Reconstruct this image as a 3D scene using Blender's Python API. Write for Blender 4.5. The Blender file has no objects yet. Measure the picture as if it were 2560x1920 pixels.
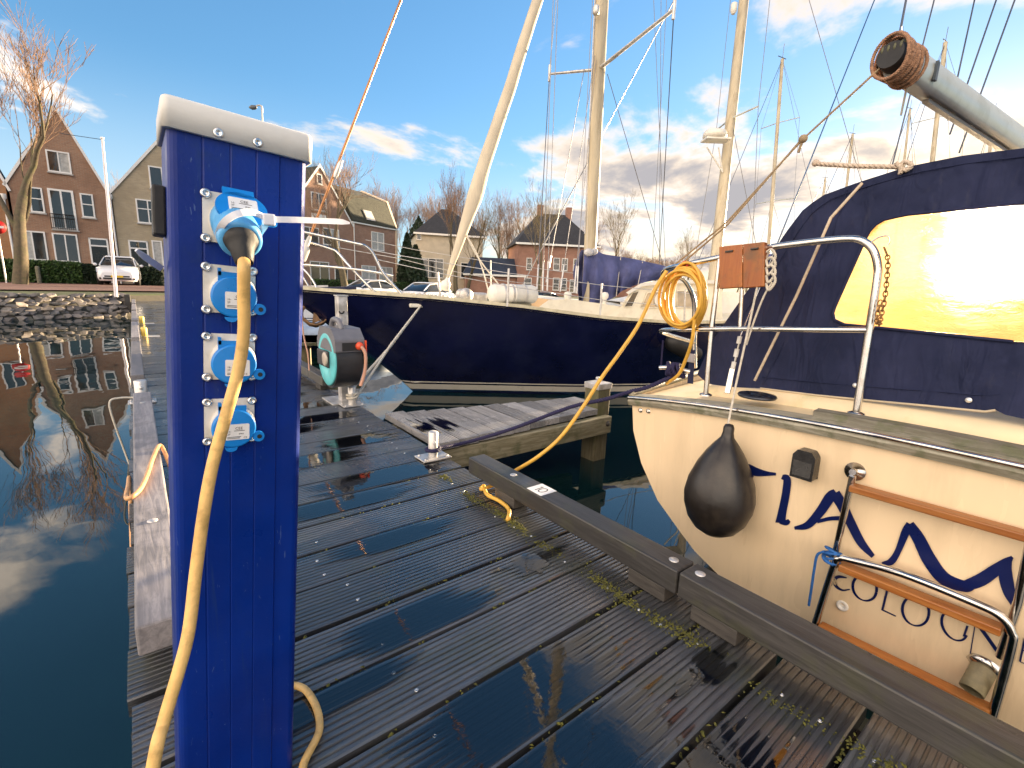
import bpy, math, random
import numpy as np
from mathutils import Vector, Matrix
rnd = random.Random(7)
PI = math.pi
sc = bpy.context.scene
col = sc.collection

# ------------------------------------------------------------------ camera
FPX = 1190.0                      # focal length in pixels of the 2560 wide photograph
CAMH = 0.95                       # metres above the jetty planks
def _n(v): return v / np.linalg.norm(v)
def _k(px, py): return np.array([(px - 1280) / FPX, -(py - 960) / FPX, -1.0])
HS, HC = .037, 717.0              # slope of the horizon in the picture, its height at mid picture
_z = _n(np.cross(_k(2280, HC + 1000 * HS), _k(1280, HC)))
if _z[1] < 0: _z = -_z
_a = _n(_k(2830, HC + 1550 * HS)); _b = _n(_k(327, HC - 953 * HS))
_m = _n(_a + _b); _e = _n(np.cross(_z, _m))
RW = np.stack([_n(_m - _e), _n(_m + _e), _z])    # camera -> world
cam = bpy.data.cameras.new('camera'); camo = bpy.data.objects.new('camera', cam); col.objects.link(camo)
cam.sensor_width = 36; cam.lens = FPX / 2560 * 36; cam.clip_start = .02; cam.clip_end = 6000
camo.matrix_world = Matrix.Translation((0, 0, CAMH)) @ Matrix([list(r) for r in RW]).to_4x4()
sc.camera = camo

# ------------------------------------------------------------------ sun, sky, exposure
SUN_AZ, SUN_EL = math.radians(9.0), math.radians(5.4)   # azimuth measured from +X towards +Y
SUN = Vector((math.cos(SUN_AZ) * math.cos(SUN_EL), math.sin(SUN_AZ) * math.cos(SUN_EL), math.sin(SUN_EL)))
sun = bpy.data.lights.new('sun', 'SUN'); suno = bpy.data.objects.new('sun', sun); col.objects.link(suno)
sun.energy = 4.6; sun.angle = math.radians(.6); sun.color = (1, .76, .48)
suno.rotation_euler = SUN.to_track_quat('Z', 'Y').to_euler()
sc.view_settings.view_transform = 'Standard'; sc.view_settings.look = 'None'
sc.view_settings.gamma = 1; sc.view_settings.use_curve_mapping = False
sc.view_settings.exposure = 2.6
world = bpy.data.worlds.new('World'); sc.world = world; world.use_nodes = True

class NT:
    """small helper round a node tree"""
    def __init__(s, t): s.t = t; s.L = t.links
    def __call__(s, typ, ins=None, **kw):
        n = s.t.nodes.new('ShaderNode' + typ)
        for k, v in kw.items(): setattr(n, k, v)
        for k, v in (ins or {}).items(): s.set(n.inputs[k], v)
        return n
    def set(s, sock, v):
        if hasattr(v, 'is_output'): s.L.new(v, sock)
        else: sock.default_value = v
    def math(s, op, a, b=None, c=None, clamp=False):
        n = s.t.nodes.new('ShaderNodeMath'); n.operation = op; n.use_clamp = clamp
        for i, v in enumerate((a, b, c)):
            if v is not None: s.set(n.inputs[i], v)
        return n.outputs[0]
    def mix(s, f, a, b, blend='MIX'):
        n = s.t.nodes.new('ShaderNodeMix'); n.data_type = 'RGBA'; n.blend_type = blend
        s.set(n.inputs[0], f); s.set(n.inputs[6], a); s.set(n.inputs[7], b)
        return n.outputs[2]
    def ramp(s, v, lo, hi, a=0., b=1., smooth=True):
        n = s.t.nodes.new('ShaderNodeMapRange'); n.interpolation_type = 'SMOOTHSTEP' if smooth else 'LINEAR'
        s.set(n.inputs[0], v); s.set(n.inputs[1], lo); s.set(n.inputs[2], hi); s.set(n.inputs[3], a); s.set(n.inputs[4], b)
        return n.outputs[0]
    def noise(s, vec, scale, detail=4, rough=.55, dist=0., out=0):
        n = s.t.nodes.new('ShaderNodeTexNoise'); s.set(n.inputs['Vector'], vec)
        for k, v in (('Scale', scale), ('Detail', detail), ('Roughness', rough), ('Distortion', dist)): s.set(n.inputs[k], v)
        return n.outputs[out]
def c4(c): return (c[0], c[1], c[2], 1.0)

def build_sky():
    t = world.node_tree; t.nodes.clear(); n = NT(t)
    out = n('OutputWorld'); bg = n('Background', {'Strength': .15})
    sky = n('TexSky', sky_type='NISHITA', sun_disc=False, sun_elevation=SUN_EL, sun_rotation=PI / 2 - SUN_AZ,
            air_density=1.0, dust_density=.35, ozone_density=2.2)
    d = n('TexCoord').outputs['Generated']
    s = n('SeparateXYZ', {0: d})
    dot = n('VectorMath', {0: d, 1: tuple(SUN)}, operation='DOT_PRODUCT').outputs['Value']
    # cloud sheet: the direction is projected on a plane overhead
    zz = n.math('ADD', n.math('MAXIMUM', s.outputs[2], 0.0), .16)
    u = n.math('DIVIDE', s.outputs[0], zz); v = n.math('DIVIDE', s.outputs[1], zz)
    p = n('CombineXYZ', {0: n.math('ADD', u, CLX), 1: n.math('ADD', v, CLY), 2: CLZ}).outputs[0]
    big = n.noise(p, .42, 2, .5); fine = n.noise(p, 1.25, 10, .58, .25)
    # more cloud sunward; denser unseen cover behind the camera, added as fill light
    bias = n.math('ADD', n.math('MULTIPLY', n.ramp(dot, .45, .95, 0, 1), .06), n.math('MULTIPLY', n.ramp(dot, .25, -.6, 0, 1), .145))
    dens = n.math('ADD', n.math('ADD', n.math('MULTIPLY', fine, .72), n.math('MULTIPLY', big, .34)), bias)
    cover = n.ramp(dens, .56, .645)
    thick = n.ramp(dens, .585, .70)
    lit = n.mix(n.ramp(dot, -.6, .25), c4((7.6, 6.0, 4.5)), c4((1.55, 1.27, .98)))  # out-of-view clouds opposite the sun are brightened to add fill
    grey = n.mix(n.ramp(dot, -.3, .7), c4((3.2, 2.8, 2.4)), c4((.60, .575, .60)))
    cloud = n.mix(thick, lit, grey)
    base = n.mix(1.0, sky.outputs[0], c4((.34, .53, .66)), 'MULTIPLY')
    # soft shoulder, as the camera's own tone curve holds the bright side of the sky
    base = n('VectorMath', {0: base, 1: n('VectorMath', {0: n('VectorMath', {0: base, 1: (1 / 2.0, 1 / 2.3, 1 / 3.6)}, operation='MULTIPLY').outputs[0], 1: (1, 1, 1)}, operation='ADD').outputs[0]}, operation='DIVIDE').outputs[0]
    hz = n.math('MULTIPLY', n.ramp(s.outputs[2], .0, .34, .85, 0), n.ramp(dot, .97, .2))
    base = n.mix(hz, base, c4((.80, 1.03, 1.2)))
    warm = n.math('MULTIPLY', n.ramp(s.outputs[2], .0, .26, .75, 0), n.ramp(dot, .55, .97))
    base = n.mix(warm, base, c4((1.9, 1.42, .78)))
    g = n.math('POWER', n.math('MAXIMUM', dot, 0.0), 130.0)
    cover = n.math('MULTIPLY', cover, n.ramp(s.outputs[2], -.02, .05))
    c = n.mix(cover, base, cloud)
    glow = n.mix(1.0, c4((2.6, 1.9, 1.0)), n('CombineXYZ', {0: g, 1: g, 2: g}).outputs[0], 'MULTIPLY')
    c = n.mix(1.0, c, glow, 'ADD')
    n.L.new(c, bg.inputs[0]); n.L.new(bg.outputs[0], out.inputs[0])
CLX, CLY, CLZ = 12.0, 3.5, 1.0
build_sky()
sc.cycles.use_denoising = True
sc.cycles.max_bounces = 8; sc.cycles.transparent_max_bounces = 12
sc.cycles.sample_clamp_indirect = 6.0; sc.cycles.caustics_reflective = False; sc.cycles.caustics_refractive = False

# ------------------------------------------------------------------ pixels -> places (coordinates read off the photograph shown 2212 wide)
KD = 2560 / 2212
def ray(x, y): return RW @ _k(x * KD, y * KD)
def at(x, y, X=None, Y=None, Z=None, d=None):
    r = ray(x, y)
    if X is not None: t = X / r[0]
    elif Y is not None: t = Y / r[1]
    elif Z is not None: t = (Z - CAMH) / r[2]
    else: t = d
    return Vector((r[0] * t, r[1] * t, CAMH + r[2] * t))
def hit(x, y, f, t0=1.0):
    """where the ray of a pixel meets the surface X = f(Y, Z)"""
    r = ray(x, y); t = t0
    for _ in range(30): t = f(r[1] * t, CAMH + r[2] * t) / r[0]
    return Vector((r[0] * t, r[1] * t, CAMH + r[2] * t))

# ------------------------------------------------------------------ things, parts
ORG = {}
def tag(o, label=None, cat=None, group=None, kind=None):
    if label: o['label'] = label
    if cat: o['category'] = cat
    if group: o['group'] = group
    if kind: o['kind'] = kind
    return o
def thing(name, label, cat, loc=(0, 0, 0), group=None):
    o = bpy.data.objects.new(name, None); col.objects.link(o); o.empty_display_size = .1
    o.location = loc; ORG[o.name] = Vector(loc)
    return tag(o, label, cat, group)
def V(*a): return Vector(a[0]) if len(a) == 1 else Vector(a)
def perp(d):
    d = V(d).normalized(); a = V(0, 0, 1) if abs(d.z) < .9 else V(1, 0, 0)
    u = d.cross(a).normalized(); return u, d.cross(u).normalized()
class MB:
    def __init__(s): s.v = []; s.f = []; s.s = []
    def add(s, vs, fs, smooth=False):
        b = len(s.v); s.v += [tuple(p) for p in vs]
        s.f += [tuple(i + b for i in f) for f in fs]; s.s += [smooth] * len(fs); return s
    def box(s, x0, x1, y0, y1, z0, z1, fn=None):
        vs = [V(x, y, z) for x in (x0, x1) for y in (y0, y1) for z in (z0, z1)]
        if fn: vs = [fn(p) for p in vs]
        return s.add(vs, [(0, 1, 3, 2), (4, 6, 7, 5), (0, 4, 5, 1), (2, 3, 7, 6), (0, 2, 6, 4), (1, 5, 7, 3)])
    def bar(s, a, b, w, h, up=(0, 0, 1)):
        """rectangular bar from a to b, w across, h along 'up'"""
        a, b = V(a), V(b); d = (b - a).normalized(); sd = d.cross(V(up)).normalized(); u = sd.cross(d)
        vs = [p + sd * (w / 2 * i) + u * (h / 2 * j) for p in (a, b) for i in (-1, 1) for j in (-1, 1)]
        return s.add(vs, [(0, 1, 3, 2), (4, 6, 7, 5), (0, 4, 5, 1), (2, 3, 7, 6), (0, 2, 6, 4), (1, 5, 7, 3)])
    def tube(s, pts, r, n=8, closed=False, caps=True, flat=1.0):
        pts = [V(p) for p in pts]; m = len(pts); rs = r if isinstance(r, (list, tuple)) else [r] * m
        tang = []
        for i in range(m):
            a = pts[i - 1] if (i > 0 or closed) else pts[i]; b = pts[(i + 1) % m] if (i < m - 1 or closed) else pts[i]
            t = b - a; tang.append(t.normalized() if t.length > 1e-9 else V(0, 0, 1))
        u, w = perp(tang[0]); vs = []
        for i in range(m):
            if i:
                q = tang[i - 1].rotation_difference(tang[i]); u = q @ u; w = tang[i].cross(u).normalized(); u = w.cross(tang[i]).normalized()
            for j in range(n):
                a = 2 * PI * j / n; vs.append(pts[i] + u * (rs[i] * math.cos(a)) + w * (rs[i] * flat * math.sin(a)))
        fs = []
        for i in range(m if closed else m - 1):
            k = (i + 1) % m
            for j in range(n): fs.append((i * n + j, i * n + (j + 1) % n, k * n + (j + 1) % n, k * n + j))
        s.add(vs, fs, n > 4)
        if caps and not closed:
            s.add(vs[:n], [tuple(range(n))[::-1]]); s.add(vs[-n:], [tuple(range(n))])
        return s
    def lathe(s, prof, o=(0, 0, 0), ax=(0, 0, 1), n=16, smooth=True):
        """profile [(radius, height)] turned about the axis"""
        o = V(o); ax = V(ax).normalized(); u, w = perp(ax); vs = []; fs = []
        for r, h in prof:
            for j in range(n):
                a = 2 * PI * j / n; vs.append(o + ax * h + u * (r * math.cos(a)) + w * (r * math.sin(a)))
        for i in range(len(prof) - 1):
            for j in range(n): fs.append((i * n + j, i * n + (j + 1) % n, (i + 1) * n + (j + 1) % n, (i + 1) * n + j))
        s.add(vs, fs, smooth)
        if prof[0][0] > 1e-4: s.add(vs[:n], [tuple(range(n))[::-1]])
        if prof[-1][0] > 1e-4: s.add(vs[-n:], [tuple(range(n))])
        return s
    def prism(s, poly, fn, t0, t1, smooth=False):
        """closed outline [(a, b)], fn(a, b, t) -> point"""
        m = len(poly); vs = [fn(a, b, t0) for a, b in poly] + [fn(a, b, t1) for a, b in poly]
        s.add(vs, [(i, (i + 1) % m, m + (i + 1) % m, m + i) for i in range(m)], smooth)
        s.add(vs, [tuple(range(m))[::-1], tuple(range(m, 2 * m))]); return s
    def grid(s, rows, smooth=True, wrap=False):
        m = len(rows[0]); vs = [p for r in rows for p in r]
        fs = [(i * m + j, i * m + (j + 1) % m, (i + 1) * m + (j + 1) % m, (i + 1) * m + j) for i in range(len(rows) - 1) for j in range(m if wrap else m - 1)]
        return s.add(vs, fs, smooth)
    def ball(s, c, r, n=10, sx=1, sy=1, sz=1):
        k = max(4, n // 2); rows = []
        for i in range(k + 1):
            a = PI * i / k; rows.append([V(c[0] + r * sx * math.sin(a) * math.cos(2 * PI * j / n), c[1] + r * sy * math.sin(a) * math.sin(2 * PI * j / n), c[2] + r * sz * math.cos(a)) for j in range(n)])
        return s.grid(rows, True, True)
    def mesh(s, name, mat, off=None):
        me = bpy.data.meshes.new(name)
        vs = s.v if off is None else [(p[0] - off[0], p[1] - off[1], p[2] - off[2]) for p in s.v]
        me.from_pydata(vs, [], s.f); me.polygons.foreach_set('use_smooth', s.s); me.update()
        for m in (mat if isinstance(mat, (list, tuple)) else [mat]): me.materials.append(m)
        return me
    def build(s, name, mat, parent=None, bevel=0, thick=0, label=None, cat=None, group=None, kind=None, fix=False):
        off = V(0, 0, 0); q = parent
        while q is not None: off = off + ORG.get(q.name, V(0, 0, 0)) * 1.0; q = q.parent
        me = s.mesh(name, mat, off)
        if fix:
            import bmesh
            b = bmesh.new(); b.from_mesh(me); bmesh.ops.remove_doubles(b, verts=b.verts, dist=1e-5); bmesh.ops.recalc_face_normals(b, faces=b.faces); b.to_mesh(me); b.free()
        o = bpy.data.objects.new(name, me); col.objects.link(o); ORG[o.name] = V(0, 0, 0)
        if parent is not None: o.parent = parent
        if thick:
            md = o.modifiers.new('thick', 'SOLIDIFY'); md.thickness = thick; md.offset = -1
        if bevel:
            md = o.modifiers.new('bevel', 'BEVEL'); md.width = bevel; md.segments = 2; md.limit_method = 'ANGLE'; md.angle_limit = .6
        return tag(o, label, cat, group, kind)
def place(o, parent=None, loc=None, rz=None, sc_=None):
    """copy of one object that shares its mesh"""
    c = o.copy(); col.objects.link(c); c.parent = parent; ORG[c.name] = V(0, 0, 0)
    if loc is not None: c.location = loc
    if rz is not None: c.rotation_euler = (c.rotation_euler[0], c.rotation_euler[1], rz)
    if sc_ is not None: c.scale = (sc_,) * 3 if not isinstance(sc_, (tuple, list)) else sc_
    return c
def inst(name, me, parent, loc, rot=(0, 0, 0), scale=(1, 1, 1)):
    o = bpy.data.objects.new(name, me); col.objects.link(o); ORG[o.name] = V(0, 0, 0); o.parent = parent
    off = V(0, 0, 0); q = parent
    while q is not None: off = off + ORG.get(q.name, V(0, 0, 0)); q = q.parent
    o.location = V(loc) - off; o.rotation_euler = rot; o.scale = scale
    return o
def copy_tree(root, loc, rz, label, sc_=None):
    r = place(root, None, loc, rz, sc_)
    if label: r['label'] = label
    for ch in list(root.children):
        c = place(ch, r)
        for g in list(ch.children): place(g, c)
    return r
def smoothline(pts, k=6, closed=False):
    """Catmull-Rom through the points"""
    P = [V(p) for p in pts]; m = len(P); out = []
    for i in range(m if closed else m - 1):
        a, b = P[i], P[(i + 1) % m]
        p0 = P[i - 1] if (i > 0 or closed) else a * 2 - b; p3 = P[(i + 2) % m] if (i + 2 < m or closed) else b * 2 - a
        for j in range(k):
            t = j / k; out.append(.5 * ((2 * a) + (b - p0) * t + (2 * p0 - 5 * a + 4 * b - p3) * t * t + (3 * a - p0 - 3 * b + p3) * t ** 3))
    if not closed: out.append(P[-1])
    return out
def rope_strands(mb, pts, r, pitch=.035, n=3, sides=5):
    """a laid rope: strands wound round the line"""
    pts = [V(p) for p in pts]; L = 0; acc = [0]
    for a, b in zip(pts, pts[1:]): L += (b - a).length; acc.append(L)
    steps = max(12, int(L / pitch * 6)); fine = []
    j = 0
    for i in range(steps + 1):
        t = L * i / steps
        while j < len(acc) - 2 and acc[j + 1] < t: j += 1
        q = (t - acc[j]) / max(1e-9, acc[j + 1] - acc[j]); fine.append((pts[j].lerp(pts[j + 1], q), (pts[j + 1] - pts[j]).normalized(), t))
    u = None
    fr = []
    for p, d, t in fine:
        if u is None: u, w = perp(d)
        u = (u - d * u.dot(d)).normalized(); w = d.cross(u); fr.append((p, u.copy(), w.copy(), t))
    for k in range(n):
        line = [p + (uu * math.cos(2 * PI * (t / pitch / 1.0 + k / n)) + ww * math.sin(2 * PI * (t / pitch + k / n))) * r * .5 for p, uu, ww, t in fr]
        mb.tube(line, r * .56, sides)
    return mb

# ------------------------------------------------------------------ materials
MATS = {}
def newmat(name):
    m = bpy.data.materials.new(name); m.use_nodes = True; MATS[name] = m
    n = NT(m.node_tree); return m, n, m.node_tree.nodes['Principled BSDF']
def pm(name, c, rough=.5, metal=0., var=.12, vs=6., bump=0., bs=60., stretch=None, spec=.5, dirt=None, coat=0., rv=.1, ior=1.5):
    """plain surface: colour with uneven tone, roughness and fine relief; dirt = (colour, amount, scale)"""
    m, n, b = newmat(name)
    pos = n('NewGeometry').outputs['Position']
    if stretch: pos = n('VectorMath', {0: pos, 1: stretch}, operation='MULTIPLY').outputs[0]
    nz = n.noise(pos, vs, 5, .6)
    a = tuple(x * (1 - var) for x in c); d = tuple(min(1, x * (1 + var)) for x in c)
    cc = n.mix(n.ramp(nz, .3, .7), c4(a), c4(d))
    if dirt:
        dz = n.noise(pos, dirt[2], 6, .65); cc = n.mix(n.math('MULTIPLY', n.ramp(dz, .48, .68), dirt[1]), cc, c4(dirt[0]))
    n.set(b.inputs['Base Color'], cc); b.inputs['Metallic'].default_value = metal; b.inputs['IOR'].default_value = ior
    b.inputs['Specular IOR Level'].default_value = spec; b.inputs['Coat Weight'].default_value = coat; b.inputs['Coat Roughness'].default_value = .06
    n.set(b.inputs['Roughness'], n.ramp(nz, .3, .7, max(.02, rough - rv), min(1, rough + rv)))
    if bump:
        h = n.noise(pos, bs, 4, .6); bp = n('Bump', {'Strength': bump, 'Distance': .01, 'Height': h}); n.set(b.inputs['Normal'], bp.outputs[0])
    return m
def wood(name, c, c2, rough=.6, axis='X', gs=9., bump=.35, wet=None, dirt=None, spec=.5):
    """timber: grain drawn out along one axis"""
    m, n, b = newmat(name)
    pos = n('NewGeometry').outputs['Position']
    oi = n('ObjectInfo').outputs['Random']
    st = {'X': (.09, 1, 1), 'Y': (1, .09, 1), 'Z': (1, 1, .09)}[axis]
    off = n('CombineXYZ', {0: n.math('MULTIPLY', oi, 31.), 1: n.math('MULTIPLY', oi, 17.), 2: 0.}).outputs[0]
    q = n('VectorMath', {0: n('VectorMath', {0: pos, 1: off}, operation='ADD').outputs[0], 1: st}, operation='MULTIPLY').outputs[0]
    g = n.noise(q, gs * 9, 5, .65, .6); g2 = n.noise(q, gs, 3, .5)
    cc = n.mix(n.ramp(g, .35, .66), c4(c), c4(c2))
    cc = n.mix(n.ramp(g2, .35, .7, 0, .45), cc, c4(tuple(x * .55 for x in c)))
    cc = n.mix(1.0, cc, n('CombineXYZ', {0: n.ramp(oi, 0, 1, .62, 1.45, False), 1: n.ramp(oi, 0, 1, .62, 1.42, False), 2: n.ramp(oi, 0, 1, .62, 1.38, False)}).outputs[0], 'MULTIPLY')
    if dirt: cc = n.mix(n.math('MULTIPLY', n.ramp(n.noise(pos, dirt[2], 6, .65), .5, .64), dirt[1]), cc, c4(dirt[0]))
    n.set(b.inputs['Base Color'], cc); b.inputs['Specular IOR Level'].default_value = spec; b.inputs['Coat Weight'].default_value = max(0, spec - .5) * 1.4; b.inputs['Coat Roughness'].default_value = .16
    r = n.ramp(g, .3, .7, rough - .08, rough + .08)
    if wet:
        w = n.ramp(n.noise(pos, wet[0], 5, .6, .3), wet[1], wet[1] + .12)
        r = n.mix(w, c4((rough,) * 3), c4((wet[2],) * 3)); r = n('SeparateColor', {0: r}).outputs[0]
    n.set(b.inputs['Roughness'], r)
    bp = n('Bump', {'Strength': bump, 'Distance': .004, 'Height': g}); n.set(b.inputs['Normal'], bp.outputs[0])
    return m
# ------------------------------------------------------------------ palette
deckwood = wood('deck_timber', (.046, .048, .054), (.088, .091, .099), .40, 'X', 9, .45, wet=(1.7, .47, .10), dirt=((.05, .055, .02), .35, 5.), spec=1.0)
joistwood = wood('joist_timber', (.035, .032, .03), (.06, .055, .05), .6, 'Y')
kerbwood = wood('kerb_timber', (.046, .044, .043), (.085, .081, .079), .42, 'Y', 7, .3, wet=(2.2, .5, .22), dirt=((.07, .075, .03), .3, 7.))
kerbgrey = wood('weathered_kerb_timber', (.20, .19, .20), (.33, .31, .32), .55, 'Y', 7, .3, dirt=((.05, .05, .05), .3, 6.))
pilewood = wood('pile_timber', (.13, .11, .06), (.24, .21, .13), .7, 'Z', 7, .5, dirt=((.08, .09, .03), .6, 4.))
fingerwood = wood('finger_timber', (.19, .19, .20), (.32, .32, .33), .36, 'Y', 9, .45, wet=(1.6, .50, .14))
oldwood = wood('grey_green_timber', (.14, .125, .075), (.26, .24, .17), .7, 'X', 6, .5, dirt=((.06, .07, .025), .6, 5.))
galv = pm('galvanised_steel', (.62, .60, .58), .42, .55, .18, 14, .12, 50, dirt=((.30, .27, .22), .6, 9.))
steel = pm('stainless_steel', (.62, .60, .57), .16, 1., .1, 9, 0, rv=.06, dirt=((.32, .26, .17), .35, 14.))
screwsteel = pm('screw_steel', (.70, .70, .70), .28, 1., .1, 30)
def post_paint():
    m, n, b = newmat('blue_powder_coat'); pos = n('NewGeometry').outputs['Position']
    sv = n('VectorMath', {0: pos, 1: (1, 1, .05)}, operation='MULTIPLY').outputs[0]; sd_ = n('VectorMath', {0: pos, 1: (3.2, 1, .55)}, operation='MULTIPLY').outputs[0]
    c = n.mix(n.ramp(n.noise(pos, 2.2, 4, .6), .3, .7), c4((.0008, .015, .15)), c4((.0012, .028, .25)))
    c = n.mix(n.ramp(n.noise(sv, 55, 4, .7), .56, .74, 0, .35), c, c4((.02, .05, .13)))          # water streaks
    c = n.mix(n.ramp(n.noise(pos, 9, 7, .7), .58, .72, 0, .30), c, c4((.012, .035, .09)))         # grime
    sc_ = n.ramp(n.noise(sd_, 34, 3, .5, 2.5), .715, .735, 0, .55); c = n.mix(sc_, c, c4((.10, .16, .32)))   # scuffs
    n.set(b.inputs['Base Color'], c); b.inputs['Specular IOR Level'].default_value = .25
    n.set(b.inputs['Roughness'], n.ramp(n.noise(pos, 7, 6, .65), .3, .7, .26, .52))
    bp = n('Bump', {'Strength': .10, 'Distance': .004, 'Height': n.noise(pos, 130, 3, .6)}); n.set(b.inputs['Normal'], bp.outputs[0]); return m
bluepaint = post_paint()
whitecap = pm('off_white_plastic', (.72, .70, .66), .42, 0, .08, 9, .05, 90, dirt=((.50, .45, .36), .22, 12.))
cablemat = pm('yellow_cable_rubber', (.80, .50, .17), .55, 0, .14, 22, .12, 120, dirt=((.36, .22, .06), .55, 30.))
moss = pm('moss', (.12, .115, .02), .9, 0, .5, 40, .6, 200)
concrete = pm('concrete', (.33, .31, .29), .8, 0, .2, 6, .3, 50)

# ------------------------------------------------------------------ water
def water_mat():
    m, n, b = newmat('harbour_water')
    pos = n('NewGeometry').outputs['Position']
    q = n('VectorMath', {0: pos, 1: (1.0, .62, 1)}, operation='MULTIPLY').outputs[0]
    h = n.math('ADD', n.math('MULTIPLY', n.noise(q, .8, 2, .45, .6), 1.0), n.math('MULTIPLY', n.noise(q, 3.0, 2, .5, .5), .12))
    bp = n('Bump', {'Strength': 1.0, 'Distance': .010, 'Height': h}); n.set(b.inputs['Normal'], bp.outputs[0])
    b.inputs['Base Color'].default_value = c4((.003, .016, .018)); b.inputs['Roughness'].default_value = .012; b.inputs['IOR'].default_value = 1.65
    b.inputs['Specular IOR Level'].default_value = .5
    return m
WZ = -.45
w = MB(); w.add([(-900, -900, WZ), (1500, -900, WZ), (1500, 1500, WZ), (-900, 1500, WZ)], [(0, 1, 2, 3)])
w.build('water', water_mat(), kind='structure')
b_ = MB(); b_.add([(-900, -900, -3), (1500, -900, -3), (1500, 1500, -3), (-900, 1500, -3)], [(0, 1, 2, 3)])
b_.build('harbour_bed', pm('mud', (.05, .045, .03), .9), kind='structure')

# ------------------------------------------------------------------ main jetty
JX0, JX1, PITCH, PW, PT = -.10, 1.295, .2030, .188, .045
jetty = thing('jetty', 'long timber jetty of wet dark ribbed planks running to the quay', 'jetty', (.6, 0, 0))
def plank_mesh(name, x0, x1, w, t, grooves, mat, seed):
    r = random.Random(seed); half = w / 2; bev = .004
    prof = [(-half, -t), (-half, -bev), (-half + bev, 0)]
    if grooves:
        step = (w - .014) / grooves
        for i in range(grooves):
            c = -half + .007 + step * (i + .5); gw = .0042
            prof += [(c - gw, 0), (c - gw * .55, -.0042), (c + gw * .55, -.0042), (c + gw, 0)]
    prof += [(half - bev, 0), (half, -bev), (half, -t)]
    mb = MB(); m = len(prof); nx = 6 if grooves else 1; rows = []
    for i in range(nx + 1):
        x = x0 + (x1 - x0) * i / nx + (r.uniform(-.006, .006) if i in (0, nx) else 0); wob = r.uniform(-.0012, .0012)
        rows.append([V(x, a + wob * .8, z + (wob * .4)) for a, z in prof])
    mb.grid(rows, False); mb.add(rows[0], [tuple(range(m))]); mb.add(rows[-1], [tuple(range(m))[::-1]])
    mb.add([rows[0][0], rows[0][-1], rows[-1][-1], rows[-1][0]], [(0, 1, 2, 3)])
    return mb.mesh(name, mat)
PL_NEAR = [plank_mesh('plank', JX0 - .6, JX1 - .6, PW, PT, 10, deckwood, s) for s in range(5)]
PL_FAR = [plank_mesh('plank', JX0 - .6, JX1 - .6, PW, PT, 0, deckwood, s) for s in range(2)]
screw_mb = MB().lathe([(.0048, -.003), (.0048, .0004), (.0040, .0009), (.0022, .0009), (.0019, -.0014), (.0001, -.0016)], n=12)
SCREW = screw_mb.mesh('screw', screwsteel)
NPL = 112
for k in range(-3, NPL):
    yc = .0065 + PITCH * (k + .5); near = yc < 7
    o = inst('plank', (PL_NEAR[k % 5] if near else PL_FAR[k % 2]), jetty, (.6 + rnd.uniform(-.004, .004), yc + rnd.uniform(-.0025, .0025), rnd.uniform(-.003, .0005)),
             (rnd.uniform(-.006, .006), rnd.uniform(-.0015, .0015), rnd.uniform(-.003, .003)))
    if yc < 3.6:
        for sx in (.43, 1.135):
            for sy in (-.045, .045):
                if (k * 7 + int(sx * 10) + (sy > 0)) % 9 in (4, 7): continue
                inst('screw', SCREW, o, V(.6, 0, 0) + V(sx - .6 + rnd.uniform(-.02, .02), sy + rnd.uniform(-.01, .01), .0004))
for x in (-.03, .42, .86, 1.22):
    MB().box(x - .04, x + .04, -.7, 22.8, -.20, -.052).build('joist', joistwood, jetty)
for y in np.arange(1.2, 22, 3.4):
    for x in (-.0, 1.2):
        MB().lathe([(.1, -3), (.1, -.06)], (x, y, 0), n=12).build('pile', joistwood, jetty)
    MB().box(-.06, 1.26, y - .06, y + .06, -.36, -.204).build('cross_beam', joistwood, jetty)

# kerb beams on both sides, on spacer blocks
def kerb(x0, x1, y0, y1, mat, label, bolts, group=None, z0=.052, z1=.132, spacers=()):
    t = thing('kerb_beam', label, 'kerb beam', ((x0 + x1) / 2, (y0 + y1) / 2, 0), group)
    bm_ = MB().box(x0, x1, y0, y1, z0, z1); bm_.build('beam', mat, t, bevel=.006)
    for y in spacers: MB().box(x0 + .006, x1 - .006, y - .07, y + .07, .001, z0 - .0005).build('spacer_block', joistwood, t, bevel=.004)
    for y in bolts:
        MB().lathe([(.0155, 0), (.0155, .0012), (.011, .0035), (.0001, .0042)], ((x0 + x1) / 2, y, z1), n=14).build('bolt_head', galv, t)
    return t
kerb(1.205, 1.298, .692, 1.845, kerbwood, 'brown kerb beam with the white number 10 plate along the jetty edge', (1.55, .735), spacers=(1.56, .80))
kerb(1.205, 1.298, -.9, .686, kerbwood, 'brown kerb beam butted against the numbered one, beside the cream stern', (.645, -.2), spacers=(.57, -.4))
kerb(-.075, .025, 1.30, 4.15, kerbgrey, 'pale weathered kerb beam beside the blue power post', (1.9, 3.8), spacers=(1.45, 2.7, 4.05))
yy = 4.9
for i in range(5):
    kerb(-.09, -.0, yy, yy + 2.5, kerbgrey, 'weathered grey kerb beam in the row along the open water edge', (), 'kerb beams along the open water edge', spacers=(yy + .2, yy + 2.3)); yy += 3.0
kerb(1.20, 1.295, 4.15, 6.0, kerbwood, 'mossy dark kerb beam running up to the hose reel', (), spacers=(4.3, 5.8))
kerb(1.20, 1.295, 6.2, 9.0, kerbwood, 'dark kerb beam on the jetty past the hose reel', (), spacers=(6.4, 8.8))
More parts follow.
